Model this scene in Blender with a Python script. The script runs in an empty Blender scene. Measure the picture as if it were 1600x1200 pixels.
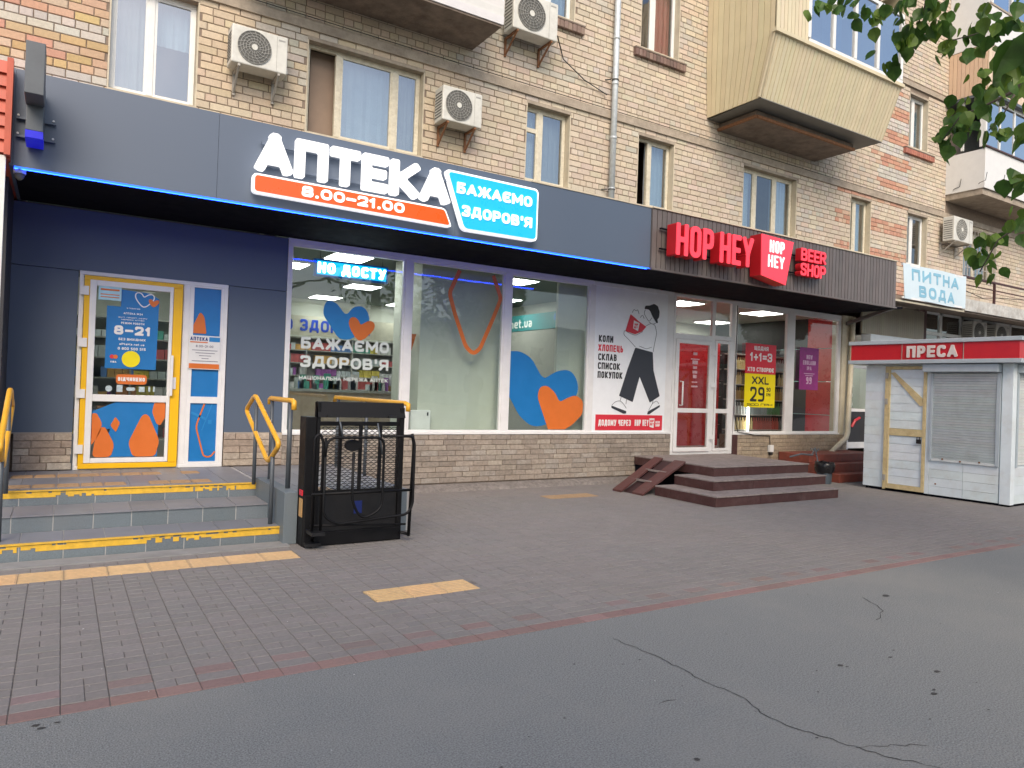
import bpy, bmesh, math, random
import numpy as np
from mathutils import Vector, Matrix
R = random.Random(7)
SC = bpy.context.scene
COL = SC.collection

# ------------------------------------------------------------------ camera, world, sun, exposure
cd = bpy.data.cameras.new('camera'); cam = bpy.data.objects.new('camera', cd); COL.objects.link(cam); SC.camera = cam
cd.sensor_width = 36; cd.lens = 36*1127.2/1600; cd.clip_start = .05; cd.clip_end = 600
CX = Vector((0.8473, -0.52988, 0.03615)); CU = Vector((-0.03478, 0.01256, 0.99932)); CW = Vector((0.52998, 0.84798, 0.00779))
m4 = Matrix((CX, CU, -CW)).transposed().to_4x4(); m4.translation = (0, 0, 1.52); cam.matrix_world = m4
def project(p):
    d = Vector(p) - Vector((0, 0, 1.52)); w = d.dot(CW)
    if w < .05: return None
    return 800+1127.2*d.dot(CX)/w, 600-1127.2*d.dot(CU)/w, w

SUN_EL, SUN_AZ = math.radians(40), math.radians(205)      # azimuth the sun stands at, clockwise from +Y: behind the camera, to the left
wd = bpy.data.worlds.new('World'); SC.world = wd; wd.use_nodes = True
nt = wd.node_tree; bg = nt.nodes['Background']; sky = nt.nodes.new('ShaderNodeTexSky')
sky.sky_type = 'NISHITA'; sky.sun_disc = False; sky.sun_elevation = SUN_EL; sky.sun_rotation = SUN_AZ
sky.air_density = 1.0; sky.dust_density = 2.4; sky.ozone_density = 1.0
nt.links.new(sky.outputs[0], bg.inputs[0]); bg.inputs[1].default_value = 0.125
sl = bpy.data.lights.new('sun', 'SUN'); sl.energy = 1.35; sl.angle = math.radians(35); sl.color = (1, .84, .66)
so = bpy.data.objects.new('sun', sl); COL.objects.link(so)
sd = Vector((math.sin(SUN_AZ)*math.cos(SUN_EL), math.cos(SUN_AZ)*math.cos(SUN_EL), math.sin(SUN_EL)))
so.rotation_euler = sd.to_track_quat('Z', 'Y').to_euler(); so.location = (0, -5, 20)
vs = SC.view_settings; vs.view_transform = 'Standard'; vs.look = 'None'; vs.gamma = 1; vs.use_curve_mapping = False
vs.exposure = 0.85
SC.cycles.max_bounces = 8; SC.cycles.transparent_max_bounces = 12; SC.cycles.sample_clamp_indirect = 4
SC.cycles.caustics_reflective = False; SC.cycles.caustics_refractive = False

# ------------------------------------------------------------------ materials
MATS = {}
def mat(name, col=(.5, .5, .5), rough=.6, metal=0, var=.12, scale=6, bump=0, bscale=60, tint=False, emit=None, es=0, spec=.5, dirt=None, dscale=2.0, damt=.5, trans=0):
    if name in MATS: return MATS[name]
    m = bpy.data.materials.new(name); m.use_nodes = True; t = m.node_tree; N = t.nodes; Lk = t.links
    b = N['Principled BSDF']; b.inputs['Roughness'].default_value = rough; b.inputs['Metallic'].default_value = metal
    b.inputs['Specular IOR Level'].default_value = spec
    tc = N.new('ShaderNodeNewGeometry')
    nz = N.new('ShaderNodeTexNoise'); nz.inputs['Scale'].default_value = scale; nz.inputs['Detail'].default_value = 6; nz.inputs['Roughness'].default_value = .65
    Lk.new(tc.outputs['Position'], nz.inputs['Vector'])
    base = N.new('ShaderNodeRGB'); base.outputs[0].default_value = (*col, 1); src = base.outputs[0]
    if tint:
        a = N.new('ShaderNodeAttribute'); a.attribute_name = 'tint'
        mu = N.new('ShaderNodeMix'); mu.data_type = 'RGBA'; mu.blend_type = 'MULTIPLY'; mu.inputs[0].default_value = 1
        Lk.new(src, mu.inputs[6]); Lk.new(a.outputs['Color'], mu.inputs[7]); src = mu.outputs[2]
    mr = N.new('ShaderNodeMapRange'); mr.inputs[1].default_value = .3; mr.inputs[2].default_value = .7; mr.inputs[3].default_value = 1-var; mr.inputs[4].default_value = 1+var
    Lk.new(nz.outputs[0], mr.inputs[0])
    hv = N.new('ShaderNodeHueSaturation'); Lk.new(src, hv.inputs['Color']); Lk.new(mr.outputs[0], hv.inputs['Value']); src = hv.outputs[0]
    if dirt:
        n2 = N.new('ShaderNodeTexNoise'); n2.inputs['Scale'].default_value = dscale; n2.inputs['Detail'].default_value = 8; n2.inputs['Roughness'].default_value = .7
        Lk.new(tc.outputs['Position'], n2.inputs['Vector'])
        r2 = N.new('ShaderNodeMapRange'); r2.inputs[1].default_value = .48; r2.inputs[2].default_value = .72; r2.inputs[3].default_value = 0; r2.inputs[4].default_value = damt
        Lk.new(n2.outputs[0], r2.inputs[0])
        mx = N.new('ShaderNodeMix'); mx.data_type = 'RGBA'; mx.inputs[7].default_value = (*dirt, 1)
        Lk.new(r2.outputs[0], mx.inputs[0]); Lk.new(src, mx.inputs[6]); src = mx.outputs[2]
    Lk.new(src, b.inputs['Base Color'])
    rr = N.new('ShaderNodeMapRange'); rr.inputs[1].default_value = .3; rr.inputs[2].default_value = .7; rr.inputs[3].default_value = max(.02, rough-.08); rr.inputs[4].default_value = min(1, rough+.08)
    Lk.new(nz.outputs[0], rr.inputs[0]); Lk.new(rr.outputs[0], b.inputs['Roughness'])
    if bump:
        n3 = N.new('ShaderNodeTexNoise'); n3.inputs['Scale'].default_value = bscale; n3.inputs['Detail'].default_value = 5
        Lk.new(tc.outputs['Position'], n3.inputs['Vector'])
        bp = N.new('ShaderNodeBump'); bp.inputs['Strength'].default_value = bump; bp.inputs['Distance'].default_value = .01
        Lk.new(n3.outputs[0], bp.inputs['Height']); Lk.new(bp.outputs[0], b.inputs['Normal'])
    if emit:
        b.inputs['Emission Color'].default_value = (*emit, 1); b.inputs['Emission Strength'].default_value = es
    if trans:
        tr = N.new('ShaderNodeBsdfTranslucent'); Lk.new(src, tr.inputs[0]); mxs = N.new('ShaderNodeMixShader'); mxs.inputs[0].default_value = trans
        Lk.new(b.outputs[0], mxs.inputs[1]); Lk.new(tr.outputs[0], mxs.inputs[2]); Lk.new(mxs.outputs[0], N['Material Output'].inputs[0])
    MATS[name] = m; return m
def glass(name, refl=.1, tintc=(.9, .95, .93), rough=.0, ior=1.5, wave=0):
    if name in MATS: return MATS[name]
    m = bpy.data.materials.new(name); m.use_nodes = True; t = m.node_tree; N = t.nodes; Lk = t.links
    N.remove(N['Principled BSDF']); tr = N.new('ShaderNodeBsdfTransparent'); tr.inputs[0].default_value = (*tintc, 1)
    gl = N.new('ShaderNodeBsdfGlossy'); gl.inputs['Roughness'].default_value = rough; gl.inputs[0].default_value = (1, 1, 1, 1)
    fr = N.new('ShaderNodeFresnel'); fr.inputs[0].default_value = ior
    ad = N.new('ShaderNodeMath'); ad.operation = 'ADD'; ad.use_clamp = True; ad.inputs[1].default_value = refl
    gb = N.new('ShaderNodeNewGeometry'); ib = N.new('ShaderNodeMath'); ib.operation = 'SUBTRACT'; ib.inputs[0].default_value = 1; Lk.new(gb.outputs['Backfacing'], ib.inputs[1]); mb_ = N.new('ShaderNodeMath'); mb_.operation = 'MULTIPLY'
    Lk.new(fr.outputs[0], ad.inputs[0]); Lk.new(ad.outputs[0], mb_.inputs[0]); Lk.new(ib.outputs[0], mb_.inputs[1]); mx = N.new('ShaderNodeMixShader'); Lk.new(mb_.outputs[0], mx.inputs[0]); Lk.new(tr.outputs[0], mx.inputs[1]); Lk.new(gl.outputs[0], mx.inputs[2])
    if wave:
        tc = N.new('ShaderNodeNewGeometry'); n3 = N.new('ShaderNodeTexNoise'); n3.inputs['Scale'].default_value = 2.5; n3.inputs['Detail'].default_value = 1
        Lk.new(tc.outputs['Position'], n3.inputs['Vector']); bp = N.new('ShaderNodeBump'); bp.inputs['Strength'].default_value = wave; bp.inputs['Distance'].default_value = .01
        Lk.new(n3.outputs[0], bp.inputs['Height']); Lk.new(bp.outputs[0], gl.inputs['Normal'])
    Lk.new(mx.outputs[0], N['Material Output'].inputs[0]); MATS[name] = m; return m

M_brick = mat('brick clay', (.93, .93, .93), .88, var=.12, scale=30, bump=.4, bscale=90, tint=True, dirt=(.24, .19, .14), dscale=1.4, damt=.18)
M_mortar = mat('mortar', (.23, .18, .14), .95, var=.2, scale=20, bump=.4)
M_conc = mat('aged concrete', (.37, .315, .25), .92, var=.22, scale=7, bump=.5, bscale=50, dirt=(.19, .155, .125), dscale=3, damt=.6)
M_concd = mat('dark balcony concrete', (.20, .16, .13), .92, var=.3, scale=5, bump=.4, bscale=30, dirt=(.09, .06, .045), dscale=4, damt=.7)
M_cream = mat('cream painted plaster', (.58, .52, .40), .8, var=.12, scale=12, bump=.2, dirt=(.28, .21, .14), dscale=6, damt=.5)
M_pvc = mat('white window plastic', (.74, .75, .73), .35, var=.05, scale=10)
M_woodf = mat('cream painted window wood', (.64, .60, .48), .55, var=.12, scale=25, dirt=(.35, .28, .18), dscale=9, damt=.5)
M_slate = mat('slate composite panel', (.085, .115, .168), .42, var=.02, scale=.6, spec=.8)
M_slate2 = mat('slate wall panel', (.088, .118, .168), .45, var=.03, scale=.8, spec=.5)
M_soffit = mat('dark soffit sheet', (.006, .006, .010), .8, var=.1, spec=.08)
M_brown = mat('grey brown corrugated cladding', (.135, .118, .115), .5, var=.12, scale=3, spec=.5, tint=True)
M_black = mat('black powder coat', (.006, .006, .007), .5, var=.15, scale=12, spec=.25)
M_black2 = mat('black rubbed steel', (.009, .009, .010), .45, var=.3, scale=20)
M_grey = mat('dark grey painted steel', (.085, .10, .115), .4, var=.1)
M_greyb = mat('grey painted box', (.10, .115, .13), .45, var=.12)
M_yel = mat('yellow rail enamel', (.80, .42, .035), .35, var=.1, scale=9)
M_yeld = mat('yellow door film', (.88, .50, .008), .35, var=.04)
M_white = mat('white enamel', (.78, .78, .77), .35, var=.05)
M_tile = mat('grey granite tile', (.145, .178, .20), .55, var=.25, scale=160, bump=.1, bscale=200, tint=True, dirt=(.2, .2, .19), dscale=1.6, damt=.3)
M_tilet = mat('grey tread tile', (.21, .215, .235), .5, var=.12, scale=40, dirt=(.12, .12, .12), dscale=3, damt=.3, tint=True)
M_grout = mat('pale grout', (.42, .42, .41), .9)
M_yelp = mat('yellow stair paint', (.74, .45, .04), .6, var=.15, scale=20, dirt=(.5, .32, .06), dscale=12, damt=.5)
M_tact = mat('yellow tactile tile', (.60, .42, .23), .75, var=.12, scale=30, bump=.3, tint=True, dirt=(.40, .29, .18), dscale=5, damt=.35)
M_paver = mat('grey concrete paver', (1, 1, 1), .85, var=.14, scale=45, bump=.35, bscale=180, tint=True, dirt=(.18, .165, .155), dscale=.9, damt=.4)
M_joint = mat('sand joint', (.155, .14, .128), .95, var=.3, scale=30)
M_asph = mat('asphalt', (.205, .213, .208), .9, var=.6, scale=120, bump=.7, bscale=130, dirt=(.262, .258, .238), dscale=.38, damt=.75)
M_crack = mat('crack shadow', (.035, .034, .032), .95)
M_stain = mat('dark gum stain', (.05, .048, .045), .8)
M_speck = mat('pale litter', (.55, .55, .52), .7)
M_ground = mat('ground soil', (.12, .11, .09), .95)
M_stone = mat('sandstone cladding', (1, 1, 1), .8, var=.25, scale=28, bump=.7, bscale=60, tint=True, dirt=(.18, .13, .09), dscale=9, damt=.35)
M_redl = mat('bright red acrylic', (.86, .055, .085), .4, var=.03, emit=(1, .05, .08), es=.34)
M_redside = mat('deep red return', (.40, .008, .014), .45, var=.05, emit=(1, .02, .03), es=.03)
M_redp = mat('red print', (.66, .03, .05), .45, var=.05)
M_litw = mat('lit white acrylic', (.85, .85, .85), .3, var=0, emit=(1, 1, 1), es=.4)
M_litw2 = mat('lit white lettering', (.85, .85, .85), .3, var=0, emit=(1, 1, 1), es=.4)
M_lito = mat('lit orange red acrylic', (.80, .085, .012), .3, var=.02, emit=(1, .09, .01), es=.26)
M_litb = mat('lit cyan blue acrylic', (.02, .42, .78), .3, var=.02, emit=(.01, .42, .9), es=.26)
M_blue = mat('blue print film', (.01, .17, .46), .4, var=.05)
M_blue2 = mat('mid blue print', (.02, .22, .52), .4, var=.05)
M_orange = mat('orange print film', (.66, .16, .025), .4, var=.05)
M_whp = mat('white print', (.80, .80, .78), .45, var=.03)
M_whpw = mat('pale glass lettering', (.62, .68, .64), .45, var=.03)
M_blkp = mat('black print', (.02, .022, .026), .5, var=.05)
M_dark = mat('dark trouser print', (.035, .04, .05), .5, var=.05)
M_yelpr = mat('yellow print', (.86, .72, .0), .5, var=.04)
M_purp = mat('purple print', (.28, .03, .20), .5, var=.2, scale=9)
M_pap = mat('paper white', (.72, .73, .72), .6, var=.05)
M_ledb = mat('blue led strip', (.02, .1, .6), .3, var=0, emit=(.015, .13, 1.0), es=1.3)
M_ledc = mat('rear blue led strip', (.02, .1, .6), .3, var=0, emit=(.01, .05, 1.0), es=13)
M_panel = mat('ceiling light panel', (.9, .9, .9), .4, var=0, emit=(1, .99, .95), es=9)
M_ledtxt = mat('led display glyph', (.9, .9, .9), .4, var=0, emit=(.95, 1, 1), es=3.2)
M_ledbg = mat('led display field', (.0, .25, .5), .4, var=0, emit=(.0, .42, .85), es=.9)
M_int = mat('interior wall paint', (.60, .62, .55), .7, var=.04)
M_ceil = mat('interior ceiling tile', (.16, .20, .185), .8, var=.06)  # dark green of reflected trees put into the ceiling colour
M_floor = mat('interior floor tile', (.30, .29, .27), .35, var=.1)
M_shelf = mat('shelf laminate', (.40, .40, .36), .5, var=.06)
M_prod = mat('packaging', (1, 1, 1), .5, var=.1, tint=True)
M_wood = mat('maple counter front', (.46, .36, .26), .5, var=.1)
M_teal = mat('teal banner', (.03, .24, .25), .5, var=.04)
M_intr = mat('red interior panel', (.55, .012, .018), .3, var=.06, spec=.6)
M_intb = mat('charcoal interior panel', (.03, .03, .035), .5)
M_zinc = mat('galvanised pipe', (.55, .60, .62), .42, metal=.25, var=.15, scale=14)
M_ac = mat('off white air conditioner casing', (.62, .62, .57), .45, var=.08, scale=8, dirt=(.3, .28, .22), dscale=6, damt=.3)
M_acd = mat('grey fan grille', (.34, .34, .32), .5, var=.1)
M_acb = mat('dark fan cavity', (.11, .11, .10), .7)
M_rust = mat('rusty bracket steel', (.24, .11, .05), .8, var=.35, scale=25)
M_brac = mat('pale bracket steel', (.38, .36, .32), .6, var=.2)
M_sidb = mat('beige corrugated siding', (.60, .53, .36), .45, var=.05, scale=3, tint=True)
M_sidw = mat('white plastic siding', (.70, .70, .68), .4, var=.04, tint=True)
M_sidp = mat('peach siding', (.62, .47, .34), .5, var=.05, tint=True)
M_gsheet = mat('grey soffit sheet', (.17, .17, .155), .6, var=.15)
M_curt = mat('net curtain', (.36, .35, .33), .9, var=.1, scale=8)
M_curt2 = mat('white curtain', (.50, .54, .56), .9, var=.06, scale=8)
M_curtr = mat('red curtain', (.52, .10, .08), .9, var=.15, scale=8)
M_room = mat('dim room', (.20, .15, .115), .9, var=.15)
M_woodst = mat('dark red brown step boards', (.068, .027, .025), .55, var=.3, scale=30, bump=.3, dirt=(.16, .11, .1), dscale=6, damt=.35, tint=True)
M_dustst = mat('dusty rubber step tread', (.27, .232, .215), .85, var=.25, scale=14, bump=.3, dirt=(.11, .075, .07), dscale=4, damt=.5)
M_redst = mat('red brown tile step', (.24, .06, .04), .5, var=.25, scale=10, dirt=(.15, .09, .07), dscale=6, damt=.4)
M_kio = mat('kiosk white siding', (.70, .77, .80), .5, var=.06, scale=4, dirt=(.52, .50, .44), dscale=3.5, damt=.35, tint=True)
M_kiof = mat('kiosk yellowed door frame', (.62, .50, .27), .6, var=.15, scale=14, dirt=(.42, .28, .12), dscale=8, damt=.55)
M_shut = mat('roller shutter slat', (.66, .70, .70), .45, var=.07, tint=True, dirt=(.46, .45, .42), dscale=5, damt=.3)
M_kred = mat('kiosk red fascia', (.56, .012, .02), .35, var=.06, spec=.6)
M_kgr = mat('kiosk grey trim', (.44, .50, .54), .4, var=.08)
M_beigep = mat('beige downpipe', (.58, .53, .40), .5, var=.1, dirt=(.3, .25, .18), dscale=5, damt=.4)
M_tilered = mat('orange red metal roof tile', (.50, .10, .055), .45, var=.12, tint=True)
M_bag = mat('black bin bag', (.012, .012, .014), .3, var=.2)
M_bin = mat('grey blue bin', (.07, .09, .11), .5, var=.1)
M_banner = mat('pale blue vinyl banner', (.60, .72, .78), .55, var=.05, scale=2)
M_bantxt = mat('faded blue lettering', (.22, .46, .60), .6, var=.12, scale=6)
M_leaf = mat('linden leaf', (.065, .145, .02), .5, var=.4, scale=14, trans=.42)
M_leaf2 = mat('linden leaf light', (.12, .20, .025), .5, var=.25, scale=14, trans=.35)
M_bark = mat('linden bark', (.075, .06, .045), .9, var=.3, scale=18, bump=.8, bscale=30)
M_cable = mat('black cable', (.02, .02, .02), .6)
M_cablew = mat('pale cable', (.45, .42, .38), .6)
M_farw = mat('pale plaster of far block', (.45, .42, .36), .85, var=.1)
G_shop = glass('shop window glass', .05, (.93, .97, .95), wave=.15)
G_beer = glass('beer shop glass', .04, (.88, .9, .88), wave=.15)
G_flat = glass('flat window glass', .26, (.75, .82, .85), wave=.4)
G_flat2 = glass('clear flat window glass', .14, (.8, .85, .86), wave=.4)
G_bal = glass('balcony glazing', .55, (.5, .62, .7), wave=.3)

# ------------------------------------------------------------------ mesh builder
class MB:
    def __init__(s, T=None): s.v = []; s.f = []; s.c = []; s.T = T
    def add(s, vs, fs, tint=(1, 1, 1)):
        n = len(s.v); s.v += [s.T(*p) if s.T else tuple(p) for p in vs]
        s.f += [tuple(i+n for i in f) for f in fs]; s.c += [tint]*len(fs); return s
    def box(s, x0, x1, y0, y1, z0, z1, tint=(1, 1, 1)):
        return s.add([(x, y, z) for z in (z0, z1) for y in (y0, y1) for x in (x0, x1)],
                     [(0, 2, 3, 1), (4, 5, 7, 6), (0, 1, 5, 4), (2, 6, 7, 3), (0, 4, 6, 2), (1, 3, 7, 5)], tint)
    def chbox(s, x0, x1, y0, y1, z0, z1, c, tint=(1, 1, 1)):      # face y0 chamfered (a brick seen from -y); no back
        return s.add([(x0, y1, z0), (x1, y1, z0), (x1, y1, z1), (x0, y1, z1), (x0, y0+c, z0), (x1, y0+c, z0), (x1, y0+c, z1), (x0, y0+c, z1),
                      (x0+c, y0, z0+c), (x1-c, y0, z0+c), (x1-c, y0, z1-c), (x0+c, y0, z1-c)],
                     [(8, 9, 10, 11), (4, 5, 9, 8), (5, 6, 10, 9), (6, 7, 11, 10), (7, 4, 8, 11), (0, 1, 5, 4), (1, 2, 6, 5), (2, 3, 7, 6), (3, 0, 4, 7)], tint)
    def paver(s, x0, x1, y0, y1, z, c=.0028, d=.02, tint=(1, 1, 1), dz=(0, 0, 0, 0)):
        return s.add([(x0, y0, z-d), (x1, y0, z-d), (x1, y1, z-d), (x0, y1, z-d), (x0, y0, z-c+dz[0]), (x1, y0, z-c+dz[1]), (x1, y1, z-c+dz[2]), (x0, y1, z-c+dz[3]),
                      (x0+c, y0+c, z+dz[0]), (x1-c, y0+c, z+dz[1]), (x1-c, y1-c, z+dz[2]), (x0+c, y1-c, z+dz[3])],
                     [(8, 9, 10, 11), (4, 5, 9, 8), (5, 6, 10, 9), (6, 7, 11, 10), (7, 4, 8, 11), (0, 1, 5, 4), (1, 2, 6, 5), (2, 3, 7, 6), (3, 0, 4, 7)], tint)
    def prism(s, pts, y0, y1, tint=(1, 1, 1)):                     # polygon in x,z extruded along y
        n = len(pts); vs = [(p[0], y0, p[1]) for p in pts]+[(p[0], y1, p[1]) for p in pts]
        a = sum(pts[i][0]*pts[(i+1) % n][1]-pts[(i+1) % n][0]*pts[i][1] for i in range(n))
        fr = list(range(n)); bk = [i+n for i in range(n)]
        if a < 0: fr.reverse()
        else: bk.reverse()
        fs = [tuple(fr), tuple(bk)]
        for i in range(n):
            j = (i+1) % n; fs.append((j, i, i+n, j+n) if a > 0 else (i, j, j+n, i+n))
        return s.add(vs, fs, tint)
    def slab(s, pts, z0, z1, tint=(1, 1, 1)):                      # polygon in x,y extruded along z
        n = len(pts); vs = [(p[0], p[1], z0) for p in pts]+[(p[0], p[1], z1) for p in pts]
        fs = [tuple(reversed(range(n))), tuple(range(n, 2*n))]+[(i, (i+1) % n, (i+1) % n+n, i+n) for i in range(n)]
        return s.add(vs, fs, tint)
    def hexa(s, p8, tint=(1, 1, 1)):                               # 4 lower then 4 upper corners, counter-clockwise from above
        return s.add(p8, [(3, 2, 1, 0), (4, 5, 6, 7), (0, 1, 5, 4), (1, 2, 6, 5), (2, 3, 7, 6), (3, 0, 4, 7)], tint)
    def tube(s, pts, r, n=8, closed=False, tint=(1, 1, 1)):
        P = [Vector(p) for p in pts]; k = len(P); rr = r if isinstance(r, (list, tuple)) else [r]*k; vs = []; up = None
        for i in range(k):
            a = P[(i-1) % k] if (closed or i) else P[i]; b = P[(i+1) % k] if (closed or i < k-1) else P[i]
            d = (b-a).normalized()
            if up is None: up = d.orthogonal().normalized()
            up = (up-d*up.dot(d)).normalized(); q = d.cross(up)
            vs += [tuple(P[i]+(up*math.cos(t*2*math.pi/n)+q*math.sin(t*2*math.pi/n))*rr[i]) for t in range(n)]
        fs = []
        for i in range(k if closed else k-1):
            j = (i+1) % k
            fs += [(i*n+t, i*n+(t+1) % n, j*n+(t+1) % n, j*n+t) for t in range(n)]
        if not closed: fs += [tuple(reversed(range(n))), tuple(range((k-1)*n, k*n))]
        return s.add(vs, fs, tint)
    def bar(s, a, b, w, h=None, tint=(1, 1, 1)):                   # square bar between two points
        a, b = Vector(a), Vector(b); d = (b-a).normalized(); h = h or w
        u = d.cross(Vector((0, 1, 0))) if abs(d.y) < .9 else d.cross(Vector((0, 0, 1))); u.normalize(); q = d.cross(u)
        o = [(-1, -1), (1, -1), (1, 1), (-1, 1)]
        vs = [tuple(p+u*i*w/2+q*j*h/2) for p in (a, b) for i, j in o]
        return s.add(vs, [(3, 2, 1, 0), (4, 5, 6, 7), (0, 1, 5, 4), (1, 2, 6, 5), (2, 3, 7, 6), (3, 0, 4, 7)], tint)
    def disc(s, x, z, r, y0, y1, n=24, sx=1, tint=(1, 1, 1)):
        return s.prism([(x+r*sx*math.cos(i*2*math.pi/n), z+r*math.sin(i*2*math.pi/n)) for i in range(n)], y0, y1, tint)
    def mesh(s, name, m, smooth=False):
        me = bpy.data.meshes.new(name); me.from_pydata(s.v, [], s.f)
        if any(t != (1, 1, 1) for t in s.c) or (m and m.name in TINTED):
            at = me.color_attributes.new('tint', 'FLOAT_COLOR', 'CORNER')
            arr = np.array(s.c, dtype=np.float32); cnt = np.array([len(f) for f in s.f])
            rep = np.repeat(arr, cnt, axis=0); at.data.foreach_set('color', np.hstack([rep, np.ones((len(rep), 1), np.float32)]).ravel())
        if m: me.materials.append(m)
        bm = bmesh.new(); bm.from_mesh(me)
        big = [f for f in bm.faces if len(f.verts) > 4]
        if big: bmesh.ops.triangulate(bm, faces=big)
        bmesh.ops.recalc_face_normals(bm, faces=bm.faces[:]) if len(bm.faces) < 4000 else None
        bm.to_mesh(me); bm.free()
        if smooth:
            for p in me.polygons: p.use_smooth = True
        return me
    def build(s, name, m, parent=None, smooth=False, bevel=0):
        o = bpy.data.objects.new(name, s.mesh(name, m, smooth)); COL.objects.link(o)
        if parent is not None: o.parent = parent
        if bevel:
            b = o.modifiers.new('bevel', 'BEVEL'); b.width = bevel; b.segments = 2; b.limit_method = 'ANGLE'
        return o
TINTED = {m.name for m in MATS.values() if m.node_tree and any(n.type == 'ATTRIBUTE' for n in m.node_tree.nodes)}
def thing(name, label, cat, group=None, loc=(0, 0, 0)):
    o = bpy.data.objects.new(name, None); COL.objects.link(o); o.empty_display_size = .1; o.location = loc
    o['label'] = label; o['category'] = cat
    if group: o['group'] = group
    return o
def tag(o, label, cat, group=None):
    o['label'] = label; o['category'] = cat
    if group: o['group'] = group
    return o
def struct(o): o['kind'] = 'structure'; return o
def stuff(o): o['kind'] = 'stuff'; return o
def inst(me, name, parent, loc=(0, 0, 0)):
    o = bpy.data.objects.new(name, me); COL.objects.link(o); o.parent = parent; o.location = loc; return o
def B(name, m, parent, *a, bevel=0): return MB().box(*a).build(name, m, parent, bevel=bevel)
def jit(c, v=.06, w=.02):
    k = 1+R.uniform(-v, v); return tuple(max(0, round(x*k*(1+R.uniform(-w, w)), 3)) for x in c)

def rounded(pts, r, seg=5, closed=True):
    n = len(pts); out = []
    for i in range(n):
        p = Vector(pts[i])
        if not closed and i in (0, n-1): out.append(tuple(p)); continue
        a, b = Vector(pts[i-1]), Vector(pts[(i+1) % n]); ri = r[i] if isinstance(r, (list, tuple)) else r
        la, lb = (a-p).length, (b-p).length; k = min(ri, la*.49, lb*.49); s0 = p+(a-p)*(k/la); s1 = p+(b-p)*(k/lb)
        for j in range(seg+1):
            t = j/seg; out.append(tuple(s0*(1-t)**2+p*2*t*(1-t)+s1*t*t))
    return out

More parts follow.
